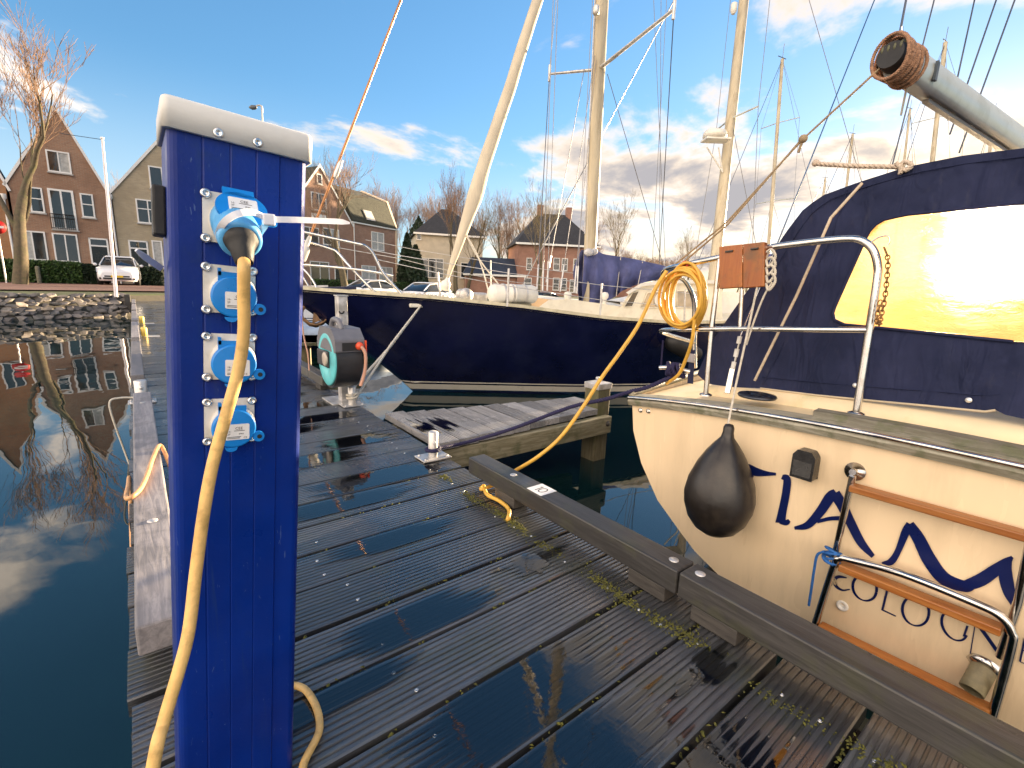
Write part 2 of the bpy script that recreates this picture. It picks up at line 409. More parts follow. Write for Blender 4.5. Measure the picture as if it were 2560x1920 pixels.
# number plate
npl = thing('number_plate', 'small white number plate reading 10 on the kerb beam', 'number plate', (1.25, 1.36, .1325))
MB().box(1.208, 1.294, 1.315, 1.405, .1325, .1335).build('plate', pm('plate_white', (.8, .8, .8), .4, 0, .05), npl)
def ribbon(mb, pts, w, fn, k=1, lift=.0):
    """flat stroke: centre line [(a, b)], widths, fn(a, b) -> point"""
    m = len(pts); ws = w if isinstance(w, (list, tuple)) else [w] * m; L = []; R = []
    for i in range(m):
        a = pts[max(0, i - 1)]; b = pts[min(m - 1, i + 1)]; d = (b[0] - a[0], b[1] - a[1]); l = math.hypot(*d) or 1; nx, ny = -d[1] / l, d[0] / l
        L.append(fn(pts[i][0] + nx * ws[i] / 2, pts[i][1] + ny * ws[i] / 2)); R.append(fn(pts[i][0] - nx * ws[i] / 2, pts[i][1] - ny * ws[i] / 2))
    return mb.grid([L, R], False)
def arc(cx, cy, rx, ry, a0, a1, n=14): return [(cx + rx * math.cos(math.radians(a0 + (a1 - a0) * i / n)), cy + ry * math.sin(math.radians(a0 + (a1 - a0) * i / n))) for i in range(n + 1)]
ink = pm('black_ink', (.02, .02, .022), .6)
fn10 = lambda a, b: V(1.25 + b, 1.36 - a, .1339)
t = MB(); ribbon(t, [(-.022, .016), (-.013, .024), (-.013, -.024)], .005, fn10); ribbon(t, arc(.010, 0, .014, .022, 0, 360, 20), .005, fn10)
t.build('lettering', ink, npl)

# puddles standing on the planks (each water film has ragged ends that follow the ribs)
def film_mat():
    m, n, b = newmat('standing_water'); t = m.node_tree
    out = t.nodes['Material Output']; t.nodes.remove(b)
    pos = n('NewGeometry').outputs['Position']
    bp = n('Bump', {'Strength': .10, 'Distance': .0025, 'Height': n.noise(pos, 26, 3, .5)})
    gl = n('BsdfGlossy', {'Roughness': .015, 'Normal': bp.outputs[0]}); tr = n('BsdfTransparent', {'Color': c4((.62, .64, .64))})
    fr = n('Fresnel', {'IOR': 1.85, 'Normal': bp.outputs[0]}); mx = n('MixShader', {0: fr.outputs[0], 1: tr.outputs[0], 2: gl.outputs[0]})
    n.L.new(mx.outputs[0], out.inputs[0]); return m
film = film_mat()
def puddle(k, xa, xb, seed, lo=0, hi=10, rag=.12):
    r = random.Random(seed); mb = MB(); y0 = .0065 + PITCH * k + (PITCH - PW) / 2; st = (PW - .008) / 10; n = 14
    ends = []
    for i in range(lo, hi):
        mid = (i - (lo + hi - 1) / 2) / max(1, (hi - lo) / 2)
        ends.append((xa + rag * (abs(mid) ** 2) * .8 + r.uniform(-rag, rag) * .55, xb - rag * (abs(mid) ** 2) * .8 + r.uniform(-rag, rag) * .55))
    for i, (a, b) in zip(range(lo, hi), ends):
        if b - a < .02: continue
        ya, yb = y0 + .004 + st * i, y0 + .004 + st * (i + 1); rows = [[], []]
        for j in range(n + 1):
            q = j / n; x = a + (b - a) * q; tip = min(1, 6 * q, 6 * (1 - q)); c = (ya + yb) / 2
            rows[0].append(V(x, c + (ya - c) * (.25 + .75 * tip), .0013)); rows[1].append(V(x, c + (yb - c) * (.25 + .75 * tip), .0013))
        mb.grid(rows, True)
    return mb
pd = MB()
for args in ((3, .30, .98, 1), (2, .18, .92, 2), (2, .98, 1.2, 12, 2, 7), (1, .30, 1.02, 3), (0, .55, 1.1, 4), (5, .28, .80, 5, 0, 8), (5, .86, 1.15, 15, 2, 9), (4, .1, .5, 16, 6, 10),
             (7, .45, .95, 6, 3, 10), (9, .35, 1.0, 7, 2, 10), (10, .55, 1.25, 8), (12, .5, .95, 9), (13, .75, 1.22, 10), (15, .3, .9, 11), (16, .6, 1.25, 13), (14, .35, .7, 14), (18, .4, 1.2, 17), (20, .5, 1.1, 18), (22, .3, 1.2, 19), (24, .6, 1.2, 20)):
    k, a, b, s = args[:4]; lo, hi = (args[4], args[5]) if len(args) > 4 else (0, 10)
    q = puddle(k, a, b, s, lo, hi); pd.add(q.v, q.f, True)
pd.build('puddle', film, kind='structure')

# moss tufts in the gaps and under the kerb
mm = MB()
def tuft(x, y, z, s):
    n = 5; vs = [V(x + s * math.cos(2 * PI * i / n + x * 90) * rnd.uniform(.7, 1.3), y + s * math.sin(2 * PI * i / n) * rnd.uniform(.7, 1.3), z - .002) for i in range(n)] + [V(x, y, z + s * rnd.uniform(.35, .8))]
    mm.add(vs, [(i, (i + 1) % n, n) for i in range(n)], True)
for i in range(4200):
    y = rnd.uniform(-.2, 2.0)
    if math.sin(y * 23) + math.sin(y * 9 + 1) + rnd.gauss(0, .7) < -.1: continue
    tuft(1.135 + rnd.gauss(0, .016) + .012 * math.sin(y * 14), y, .0005, rnd.uniform(.0012, .0045))
for k in range(0, 18):
    y = .0065 + PITCH * k
    for i in range(70):
        x = rnd.uniform(-.05, 1.25)
        if math.sin(x * 11 + k * 2.1) + math.sin(x * 29 + k) < -.1: continue
        tuft(x, y + rnd.gauss(0, .003), rnd.uniform(-.012, -.001), rnd.uniform(.002, .006))
mm.build('moss', moss, kind='stuff', label='yellow green moss tufts in the plank gaps and along the kerb', cat='moss')

# ------------------------------------------------------------------ finger pier
fin = thing('finger_pier', 'short tapering finger pier of grey ribbed boards on a square pile', 'pier', (2.2, 2.75, 0))
FX0, FX1, NF = 1.375, 3.05, 11
fp = (FX1 - FX0) / NF
for i in range(NF):
    xa = FX0 + fp * i; w_ = fp - .012; L0 = 2.425 + .01 * i; L1 = 3.235 - (3.235 - 2.93) * (i / (NF - 1)) ** .8
    mb = MB(); g = 8; prof = [(-w_ / 2, -.045), (-w_ / 2, 0)]
    for j in range(g):
        c = -w_ / 2 + .006 + (w_ - .012) * (j + .5) / g; prof += [(c - .004, 0), (c - .002, -.004), (c + .002, -.004), (c + .004, 0)]
    prof += [(w_ / 2, 0), (w_ / 2, -.045)]
    zc = .003 + rnd.uniform(-.002, .002); ra = [V(xa + w_ / 2 + a, L0 + rnd.uniform(-.004, .004), zc + z) for a, z in prof]; rb = [V(xa + w_ / 2 + a, L1, zc + z) for a, z in prof]
    ra = [V(p.x, L0, p.z) for p in ra]; m = len(prof)
    mb.grid([ra, rb], False); mb.add(ra, [tuple(range(m))]); mb.add(rb, [tuple(range(m))[::-1]]); mb.build('board', fingerwood, fin)
fpd = MB()
for i in (0, 1):
    r_ = random.Random(i + 50); xa = FX0 + fp * i
    for j in range(7):
        x0 = xa + .012 + (fp - .03) * j / 7; x1 = x0 + (fp - .03) / 7; a = 2.62 + r_.uniform(-.1, .1); b = 2.93 + r_.uniform(-.1, .1) - .02 * i; c = (x0 + x1) / 2; rows = [[], []]
        for q in range(9):
            tt = q / 8; tip = min(1, 5 * tt, 5 * (1 - tt)); y = a + (b - a) * tt; rows[0].append(V(c + (x0 - c) * tip, y, .0068)); rows[1].append(V(c + (x1 - c) * tip, y, .0068))
        fpd.grid(rows)
fpd.build('puddle', film, kind='structure')
MB().bar((1.30, 2.475, -.125), (2.98, 2.475, -.125), .07, .14).build('bearer', oldwood, fin, bevel=.006)
MB().bar((1.30, 3.10, -.125), (2.98, 2.86, -.125), .07, .14).build('bearer', oldwood, fin, bevel=.006)
PXC, PYC = 2.955, 2.60
MB().box(PXC - .075, PXC + .075, PYC - .085, PYC + .065, -3, .175).build('pile', pilewood, fin, bevel=.01)
cap = MB().box(PXC - .082, PXC + .082, PYC - .092, PYC + .072, .155, .205).build('pile_cap', galv, fin, bevel=.006)
MB().lathe([(.006, 0), (.006, .02), (.016, .022), (.018, .034), (.010, .044), (.0001, .046)], (PXC, PYC, .205), n=12).build('cap_knob', galv, cap)
MB().lathe([(.022, 0), (.022, .006), (.012, .007), (.012, .016), (.0001, .017)], (2.93, 2.438, -.11), (0, -1, 0), 10).build('bolt', joistwood, fin)

# ------------------------------------------------------------------ bollards
def bollard(x, y, label, r=.026, h=.155, pin=True):
    t = thing('bollard', label, 'bollard', (x, y, 0))
    MB().box(x - .085, x + .085, y - .06, y + .06, .004, .013).build('base_plate', galv, t, bevel=.003)
    MB().lathe([(r, .013), (r, h - .004), (r - .004, h), (.0001, h)], (x, y, 0), n=22).build('tube', galv, t)
    if pin: MB().lathe([(.0075, -.055), (.0085, -.053), (.0085, .053), (.0075, .055)], (x, y, h - .055), (.3, 1, 0), 12).build('cross_pin', galv, t)
    for dx_, dy_ in ((-.065, -.04), (.065, -.04), (-.065, .04), (.065, .04)):
        MB().lathe([(.009, .013), (.009, .017), (.005, .020), (.0001, .021)], (x + dx_, y + dy_, 0), n=10).build('bolt', galv, t)
    return t
bollard(1.225, 2.235, 'galvanised bollard with a blue mooring rope made fast round it')
bollard(1.255, 3.58, 'galvanised bollard just below the hose reel, white mooring ropes tied to it', .03, .15)
bollard(-.03, 4.42, 'pale grey bollard by the open water with a thin rope looped round it', .04, .17, False)
MB().lathe([(.013, -.01), (.013, .005), (.009, .009), (.0001, .01)], (-.03, 4.38, .12), (0, -1, 0), 12).build('pin_end', galv, bpy.data.objects['bollard.002'])
# ------------------------------------------------------------------ blue power post
PY = .845                                # plane of its front
LEAN = .0705
pb = thing('power_post', 'tall blue metal shore power post with a white cap and four sockets', 'power post', (.0657, PY + .07, 0))
PWD, PDEP, PTOP = .1829, .13, 1.177
UX = V(math.cos(LEAN), 0, -math.sin(LEAN)); UZ = V(math.sin(LEAN), 0, math.cos(LEAN))
P0 = V(.0657, PY, 0)
def pf(a, b, t=0.0): return P0 + UX * a + UZ * b + V(0, -t, 0)     # a across, b up, t out of the front
def PP(x, y, t=0.0):
    q = at(x, y, Y=PY - t) - P0; return q.dot(UX), q.dot(UZ)
h = PWD / 2
out = [(-h + .012, 0), (-.052, 0), (-.050, -.0012), (-.048, 0), (-.017, 0), (-.0155, -.001), (-.014, 0), (.017, 0), (.0185, -.001), (.020, 0), (.050, 0), (.052, -.002), (.060, -.002), (h - .012, -.001)]
prof = [(a, b) for a, b in out] + [(h + .0 - .012 + .012 * math.sin(i * PI / 8), -.001 - .012 + .012 * math.cos(i * PI / 8)) for i in range(1, 5)]
prof += [(h, -PDEP), (-h, -PDEP)] + [(-h + .012 - .012 * math.cos(i * PI / 8), -.012 + .012 * math.sin(i * PI / 8)) for i in range(0, 4)]
MB().prism(prof, lambda a, b, t: pf(a, t, b), 0.004, PTOP).build('column', bluepaint, pb)
# cap: rounded box, a bit wider than the column
hc = h + .006
cp = MB(); rows = []
rc = .010
def rr(hx, y0, y1, r, n=5):
    P = []
    for cx, cy, a0 in ((hx - r, y0 - r, 0), (-hx + r, y0 - r, 90), (-hx + r, y1 + r, 180), (hx - r, y1 + r, 270)):
        for i in range(n + 1):
            a = math.radians(a0 + 90 * i / n); P.append((cx + r * math.cos(a), cy + r * math.sin(a)))
    return P
for zb, inset in ((PTOP - .036, .003), (PTOP - .036, 0), (PTOP + .0, 0), (PTOP + .003, .001), (PTOP + .005, .003), (PTOP + .0055, .007)):
    rows.append([pf(a, zb, b) for a, b in rr(hc - inset, .008 - inset, -PDEP - .008 + inset, rc - inset * .6)])
cp.grid(rows, True, True); cp.add(rows[-1], [tuple(range(len(rows[-1])))]); cp.add(rows[0], [tuple(range(len(rows[0])))[::-1]])
capo = cp.build('cap', whitecap, pb)
for x, y in ((472, 287), (557, 308)):
    a, b = PP(x, y, .009)
    MB().lathe([(.0068, 0), (.0068, .001), (.0055, .0024), (.0028, .0024), (.0024, .0012), (.0001, .0012)], pf(a, b, .0082), (0, -1, 0), 16).build('screw', screwsteel, capo)
bluecap = pm('blue_plastic', (.006, .22, .68), .36, 0, .08, 20, .04, 160)
palebl = pm('pale_blue_plastic', (.10, .38, .72), .42, 0, .12, 20, .08, 120)
sticker = pm('label_white', (.80, .80, .80), .45, 0, .06, 60)
plate = pm('socket_plate_grey', (.70, .68, .64), .45, 0, .07, 20, .04, 120, dirt=((.42, .38, .26), .35, 26.))
blackrub = pm('black_rubber', (.016, .016, .017), .6, 0, .2, 30, .1, 90)
def rrect(w, hh, r, n=4):
    P = []
    for cx, cy, a0 in ((w - r, hh - r, 0), (-w + r, hh - r, 90), (-w + r, -hh + r, 180), (w - r, -hh + r, 270)):
        for i in range(n + 1):
            a = math.radians(a0 + 90 * i / n); P.append((cx + r * math.cos(a), cy + r * math.sin(a)))
    return P
def textmesh(s, size):
    cu = bpy.data.curves.new('txt', 'FONT'); cu.body = s; cu.size = size; cu.align_x = 'LEFT'; cu.resolution_u = 2
    o = bpy.data.objects.new('txt', cu); col.objects.link(o); dg = bpy.context.evaluated_depsgraph_get(); dg.update()
    me = bpy.data.meshes.new_from_object(o.evaluated_get(dg)); vs = [v.co.copy() for v in me.vertices]; fs = [tuple(p.vertices) for p in me.polygons]
    bpy.data.objects.remove(o); bpy.data.curves.remove(cu); bpy.data.meshes.remove(me); return vs, fs
def label_on(par, F, w, hh):
    """white rating label with its print; F(a, b, t) local frame of the lid"""
    MB().prism(rrect(w, hh, .002), F, .0003, .0008).build('label', sticker, par)
    mb = MB()
    for s, a, b, sz in (('CEE', -.2 * w, .30 * hh, .0062), ('16-', -.85 * w, .0 * hh, .0042), ('2P', -.85 * w, -.36 * hh, .0042), ('IP44', .1 * w, -.36 * hh, .0038), ('CE', .5 * w, -.86 * hh, .0042)):
        vs, fs = textmesh(s, sz); mb.add([F(a + v.x, b + v.y, .0012) for v in vs], fs)
    for b, a0, a1 in ((.12, -.3, .6), (-.66, -.85, .3), (-.82, -.85, .2)): mb.add([F(a0 * w, b * hh, .0011), F(a1 * w, b * hh, .0011), F(a1 * w, (b + .07) * hh, .0011), F(a0 * w, (b + .07) * hh, .0011)], [(0, 1, 2, 3)])
    mb.build('print', ink, par)
tops = [((443, 415), (548, 536)), ((443, 570), (548, 675)), ((445, 715), (547, 818)), ((446, 853), (547, 953))]
ctr = []
S_ = .0343
for i, yv in enumerate((475, 626, 770, 907)):
    a, b = PP(496, yv); ctr.append((a, b))
def socket(i, opened):
    a0, b0 = ctr[i]
    s = MB().prism(rrect(S_, S_ + .001, .005), lambda a, b, t: pf(a0 + a, b0 + b, t), .0005, .0035).build('socket', plate, pb, bevel=.001)
    for da in (-1, 1):
        for db in (-1, 1):
            MB().lathe([(.0072, 0), (.0072, .0015), (.0060, .004), (.0032, .0048), (.0030, .0022), (.0001, .0022)], pf(a0 + da * .0305, b0 + db * .031, .0036), (0, -1, 0), 14).build('screw', screwsteel, s)
    F0 = lambda a, b, t: pf(a0 + .004 + a, b0 - .004 + b, t)
    MB().lathe([(.031, 0), (.031, .006), (.029, .0085), (.0001, .0085)], F0(0, -.001, .0035), (0, -1, 0), 30).build('collar', plate, s)
    if not opened:
        F = lambda a, b, t: F0(a, b - .006, .0125 + t)
        cov = MB(); cov.lathe([(.0305, 0), (.0305, .0062), (.0285, .0078), (.0001, .0078)], F(0, 0, -.0005), (0, -1, 0), 34)
        cov.prism([(-.021, .006), (.017, .006), (.017, .036), (-.021, .036)], F, -.0005, .0045)
        cov.prism([(-.021, .030), (-.017, .030), (-.017, .041), (-.021, .041)], F, -.004, .0045)
        cov.prism(arc(.0345, -.016, .0085, .0085, 0, 359, 14), F, .0005, .0052)
        cov.prism(arc(-.004, -.0305, .0085, .007, 180, 360, 10), F, .0, .006)
        c = cov.build('lid', bluecap, s, bevel=.0006)
        MB().prism(arc(.0355, -.016, .0035, .0035, 0, 359, 12), F, .0050, .0058).build('latch_hole', blackrub, c)
        label_on(c, lambda a, b, t: F(a + .004, b - .005, .0074 + t), .0165, .0125)
    else:
        # lid lifted over the plug
        ta = math.radians(38); hinge = (b0 + .037)
        F = lambda a, b, t: pf(a0 + .010 + a, hinge + b * math.cos(ta) + t * math.sin(ta) * 0.6, .020 - b * math.sin(ta) + t * math.cos(ta))
        cov = MB(); cov.prism([(-.022, -.008), (.018, -.008), (.018, .006), (-.022, .006)], F, -.004, .003)
        cov.prism(arc(0, -.030, .033, .030, 0, 359, 34), F, -.004, .003)
        cov.prism(arc(.036, -.046, .009, .008, 0, 359, 14), F, -.003, .002)
        c = cov.build('lid', bluecap, s, bevel=.0006)
        label_on(c, lambda a, b, t: F(a + .002, b - .024, .003 + t), .0185, .0125)
for i in range(4): socket(i, i == 0)
# outlet box on the far-left side of the column
MB().box(-h - .016, -h, 1.0, 1.07, -.09, -.035, lambda p: pf(p.x, p.y, p.z)).build('side_socket', blackrub, pb, bevel=.003)

# plug and its cable
a0, b0 = ctr[0]
ex = thing('power_cable', 'grimy yellow power cable with a pale blue plug hanging down the blue post', 'cable', at(325, 1659, Y=.80))
ps = pf(a0 + .004, b0 + .0, .006); pe = at(521, 522, Y=PY - .074); dirp = (pe - ps).normalized(); LP = (pe - ps).length
MB().lathe([(.029, .0), (.0305, .003), (.0305, .020), (.0285, .023), (.0285, LP * .45), (.030, LP * .5), (.0285, LP * .8), (.0275, LP * .93), (.0255, LP * .97), (.022, LP * .985), (.0001, LP * .98)], ps, dirp, 30).build('plug', palebl, ex)
gl0 = pe - dirp * .008; glD = (dirp + V(0, 0, -.75)).normalized()
MB().lathe([(.0225, -.002), (.0225, .006), (.0195, .010), (.0155, .018), (.0115, .040), (.0105, .041)], gl0, glD, 22).build('gland', blackrub, ex)
ca = gl0 + glD * .036
pts = [ca, at(527, 580, Y=PY - .108), at(528, 640, Y=PY - .100), at(524, 720, Y=PY - .092), at(510, 800, Y=PY - .088), at(487, 900, Y=PY - .09), at(460, 1010, Y=PY - .095), at(438, 1120, Y=PY - .105),
       at(422, 1240, Y=PY - .115), at(405, 1360, Y=PY - .13), at(385, 1450, Y=PY - .145), at(356, 1560, Y=PY - .16), at(330, 1659, Y=PY - .18), V(-.10, .66, .05), V(-.085, .60, .012), V(.0, .55, .010), V(.09, .62, .010), V(.16, .75, .010)]
q = at(655, 1659, Z=.010); q2 = at(688, 1575, Z=.010); q3 = at(672, 1510, Z=.012); q4 = at(636, 1480, Z=.012)
pts += [q, q2, q3, q4, q4 + V(-.10, .05, 0), V(-.02, 1.18, .01)]
kink = random.Random(4); pts = pts[:1] + [p + V(kink.gauss(0, .0016), kink.gauss(0, .0016), 0) for p in pts[1:]]
MB().tube(smoothline(pts, 8), .0080, 14).build('lead', cablemat, ex)
# cable across the left kerb
q = [at(346, 962, Z=.15), at(330, 990, Z=.146), at(318, 1025, Z=.145), at(304, 1055, Z=.144), at(285, 1073, Z=.142), at(273, 1075, Z=.12), at(277, 1050, Z=.06), at(280, 1040, Z=-.06), V(-.12, 2.55, -.3)]
bb = MB().tube(smoothline([V(.06, 2.62, .02), V(.05, 2.6, .1)] + q, 6), .0085, 10).build('loose_cable', pm('orange_cable_rubber', (.66, .36, .16), .5, 0, .15, 30), label='orange cable lying across the pale kerb beam and into the water', cat='cable')
# zip ties
nylon = pm('white_nylon', (.80, .80, .86), .35, 0, .04, 20, spec=.6)
zt = thing('cable_tie', 'long white cable tie cinched round the plug, tail sticking out sideways', 'cable tie', at(575, 475, Y=PY - .06))
def strap(pts, w, wd, th=.0012):
    mb = MB(); L = []; m = len(pts); pts = [V(p) for p in pts]
    for i in range(m):
        d = (pts[min(m - 1, i + 1)] - pts[max(0, i - 1)]).normalized(); s_ = V(w).cross(d).normalized(); ww = wd[i] if isinstance(wd, (list, tuple)) else wd
        n_ = d.cross(s_).normalized(); L.append([pts[i] + s_ * ww / 2 + n_ * th, pts[i] - s_ * ww / 2 + n_ * th, pts[i] - s_ * ww / 2 - n_ * th, pts[i] + s_ * ww / 2 - n_ * th])
    mb.grid(L, False, True); mb.add(L[0], [(0, 1, 2, 3)]); mb.add(L[-1], [(3, 2, 1, 0)]); return mb
lp = smoothline([at(575, 472, Y=PY - .068), at(545, 459, Y=PY - .085), at(510, 463, Y=PY - .093), at(483, 482, Y=PY - .083), at(472, 508, Y=PY - .055), at(480, 528, Y=PY - .030)], 6)
strap(lp, (0, -1, .25), .0085).build('loop', nylon, zt)
lp = smoothline([at(552, 522, Y=PY - .02), at(560, 505, Y=PY - .05), at(572, 488, Y=PY - .066), at(580, 475, Y=PY - .072)], 5)
strap(lp, (0, -1, .2), .0085).build('loop', nylon, zt)
hd = at(580, 475, Y=PY - .075)
MB().box(-.008, .008, -.006, .006, -.008, .008, lambda p: hd + p).build('head', nylon, zt, bevel=.002)
tl = [at(588, 474, Y=PY - .076), at(640, 475, Y=PY - .07), at(690, 477, Y=PY - .06), at(735, 479, Y=PY - .05), at(755, 482, Y=PY - .046)]
strap(smoothline(tl, 4), (0, 1, 0), [.0085] * 12 + [.0085, .0075, .006, .0045, .003]).build('tail', nylon, zt)
z2 = strap(smoothline([at(349, 580, Y=PY + .05), at(320, 560, Y=PY + .03), at(294, 540, Y=PY + .01)], 4), (0, 1, 0), [.009] * 6 + [.008, .006, .004]).build('cable_tie', nylon, label='short white cable tie tail poking out left of the post', cat='cable tie')
# ------------------------------------------------------------------ cream yacht, stern to the jetty
cream = pm('cream_gelcoat', (.93, .73, .48), .28, 0, .045, 2.5, .03, 2.2, coat=.25, dirt=((.60, .46, .28), .28, 4.5), rv=.08, stretch=(1, 1.6, .28))
creamdk = pm('cream_deck_paint', (.76, .62, .40), .5, 0, .05, 6, .04, 60, dirt=((.42, .42, .18), .35, 9.))
teakgrey = wood('weathered_teak_rail', (.25, .23, .17), (.42, .40, .32), .6, 'Y', 8, .4, dirt=((.10, .12, .05), .55, 12.))
teak = wood('oiled_teak', (.38, .125, .026), (.52, .21, .05), .42, 'Y', 5, .2, dirt=((.16, .10, .05), .3, 8.))
teakz = wood('varnished_teak', (.38, .105, .02), (.52, .18, .038), .35, 'Z', 5, .2, dirt=((.07, .06, .03), .5, 7.))
def canvas_mat():
    m, n, b = newmat('navy_canvas'); pos = n('NewGeometry').outputs['Position']
    q = n('VectorMath', {0: pos, 1: (1, 1.6, .55)}, operation='MULTIPLY').outputs[0]
    c = n.mix(n.ramp(n.noise(pos, 3.5, 6, .65), .3, .7), c4((.009, .014, .044)), c4((.022, .028, .075))); c = n.mix(n.ramp(n.noise(q, 14, 6, .7), .56, .75, 0, .35), c, c4((.06, .06, .08)))
    n.set(b.inputs['Base Color'], c); b.inputs['Roughness'].default_value = .8; b.inputs['Specular IOR Level'].default_value = .25
    h = n.math('ADD', n.math('MULTIPLY', n.noise(q, 7, 3, .5, .9), 1.0), n.math('MULTIPLY', n.noise(pos, 420, 2, .5), .012))
    bp = n('Bump', {'Strength': .8, 'Distance': .035, 'Height': h}); n.set(b.inputs['Normal'], bp.outputs[0]); return m
canvas = canvas_mat()
nameblue = pm('name_blue', (.004, .011, .085), .35, 0, .05)
def clear_mat():
    m, n, b = newmat('clear_vinyl'); t = m.node_tree; out = t.nodes['Material Output']; t.nodes.remove(b)
    pos = n('NewGeometry').outputs['Position']
    q = n('VectorMath', {0: pos, 1: (1, 1, 2.6)}, operation='MULTIPLY').outputs[0]
    h = n.noise(q, 13, 7, .68, 1.2); bp = n('Bump', {'Strength': .9, 'Distance': .03, 'Height': h})
    tl = n('BsdfTranslucent', {'Color': n.mix(n.ramp(h, .3, .7), c4((.85, .36, .06)), c4((1.0, .55, .14))), 'Normal': bp.outputs[0]}); tr = n('BsdfTransparent', {'Color': c4((.95, .80, .50))})
    gl = n('BsdfGlossy', {'Roughness': .15, 'Normal': bp.outputs[0]}); rf = n('BsdfRefraction', {'Color': c4((1.0, .86, .55)), 'Roughness': .55, 'IOR': 1.02, 'Normal': bp.outputs[0]})
    a = n('MixShader', {0: .72, 1: tl.outputs[0], 2: rf.outputs[0]}); a2 = n('MixShader', {0: .12, 1: a.outputs[0], 2: tr.outputs[0]})
    a3 = n('MixShader', {0: .06, 1: a2.outputs[0], 2: gl.outputs[0]}); n.L.new(a3.outputs[0], out.inputs[0]); return m
vinyl = clear_mat()
YC = .20
def TX(y, z): return 1.80 + .10 * ((y - YC) / 1.16) ** 2 + .10 * (.45 - z)
def th(x, y, off=0.0):
    """place on the transom under a pixel, off metres clear of it"""
    return hit(x, y, lambda yy, zz: TX(yy, zz) - off)
yacht = thing('cream_yacht', 'cream sailing yacht moored stern to the jetty, navy cockpit tent', 'yacht', (1.95, YC, WZ))
def zr(y): return .548 - .096 * ((y - YC) / 1.16) ** 2
pl = [th(x, y) for x, y in ((1365, 865), (1368, 930), (1385, 1000), (1420, 1080), (1470, 1150), (1500, 1190), (1560, 1250), (1600, 1290))]
half = [(p.y - YC, p.z) for p in pl]; half[0] = (half[0][0], zr(half[0][0] + YC) - .0)
half = half + [(.42, half[-1][1] - .07), (.2, half[-1][1] - .105), (0, half[-1][1] - .115)]
def sect(s):
    bf = 1 + .36 * math.sin(min(1, s / 4.5) * PI / 2) if s < 4.5 else 1.36 * max(.0, 1 - ((s - 4.5) / 5.2) ** 2.2)
    dz = .03 * s; R = []
    for w_, z in half:
        f = (half[0][1] - z) / (half[0][1] - half[-1][1]); R.append((w_ * bf, z + dz * (1 - f) * .8 - f * min(.75, .22 * s) + (.10 if s > 7 else 0) * (1 - f)))
    return R
rows = []
for s in (0, .25, .6, 1.2, 2, 3, 4.5, 6, 7.5, 8.8, 9.5, 9.7):
    R = sect(s); full = [(w_, z) for w_, z in R] + [(-w_, z) for w_, z in R[-2::-1]]
    rows.append([V(TX(YC + w_, z) * 1.0 + s, YC + w_, z) for w_, z in full])
# the transom itself: a grid of horizontal strips
hull = MB(); hull.grid(rows)
tr_rows = []
for w_, z in half: tr_rows.append([V(TX(YC + w_ * k, (z + 0) if z < .4 else zr(YC + w_ * k)) + .0, YC + w_ * k, z if z < .4 else zr(YC + w_ * k)) for k in np.linspace(1, -1, 15)])
tm = MB(); tm.grid(tr_rows)
hull.build('hull', cream, yacht); tm.build('transom', cream, yacht, fix=True)
# deck, toe rail, rubbing strake with its steel strip
dk = MB(); drows = []
for s in (.0, .25, .6, 1.2, 2, 3, 4.5, 6, 7.5, 8.8, 9.5):
    b = sect(s)[0]; drows.append([V(TX(YC + b[0] * k, b[1]) + s + .02, YC + b[0] * k, zr(YC + b[0] * k) - .012 + .024 * s) for k in np.linspace(1, -1, 13)])
dk.grid(drows); dk.build('deck', creamdk, yacht)
def railrow(y, prof): return [V(TX(y, zr(y)) + a, y, zr(y) + b) for a, b in prof]
ys = np.linspace(YC + half[0][0] + .012, YC - half[0][0] - .012, 40)
st = [railrow(y, [(.03, -.050), (-.010, -.046), (-.020, -.024), (-.012, -.004), (.0, .002), (.055, .006), (.075, .002), (.075, -.03)]) for y in ys]
mb = MB(); mb.grid(st, False, True); mb.add(st[0], [tuple(range(8))]); mb.add(st[-1], [tuple(range(8))[::-1]]); mb.build('rubbing_strake', teakgrey, yacht)
MB().tube([V(TX(y, zr(y)) - .016, y, zr(y) - .006) for y in ys], .0085, 8).build('steel_strip', steel, yacht)
ys2 = np.linspace(.62, YC - .9, 20); st = [[V(TX(y, zr(y)) + a, y, zr(y) + b) for a, b in ((.04, .004), (.04, .026), (.085, .030), (.085, .004))] for y in ys2]
mb = MB(); mb.grid(st, False, True); mb.add(st[0], [(0, 1, 2, 3)]); mb.add(st[-1], [(3, 2, 1, 0)]); mb.build('toe_rail', teakgrey, yacht)
# rail corner piece and rail going forward along the side
MB().tube([V(TX(YC + sect(s)[0][0], .45) + s, YC + sect(s)[0][0] + .004, zr(YC + 1.16) - .004 + .024 * s) for s in (.0, .25, .6, 1.2, 2, 3, 4.5)], .018, 8).build('side_rail', teakgrey, yacht)
# coaming under the tent
TF = lambda y, z: 2.07 + .10 * (z - .6) + .10 * ((y - YC) / 1.0) ** 2
crow = [[V(TF(y, .5) + a, y, zr(y) - .02 + b) for a, b in ((-.035, 0), (-.028, .03), (-.015, .055), (.03, .065), (.2, .07))] for y in np.linspace(YC + .98, YC - .98, 24)]
MB().grid(crow).build('coaming', creamdk, yacht)
# cabin top beyond the tent
rw = []
for x, wv, zt in ((4.25, .95, .98), (6.0, .9, 1.0), (7.6, .7, .96), (8.3, .5, .8)): rw.append([V(x, YC + wv, .60), V(x, YC + wv * .93, zt - .06), V(x, YC + wv * .8, zt), V(x, YC, zt + .05), V(x, YC - wv * .8, zt), V(x, YC - wv * .93, zt - .06), V(x, YC - wv, .60)])
cb = MB(); cb.grid(rw, False); cb.add(rw[0], [tuple(range(7))]); cb.add(rw[-1], [tuple(range(7))[::-1]]); cb.build('cabin', cream, yacht)
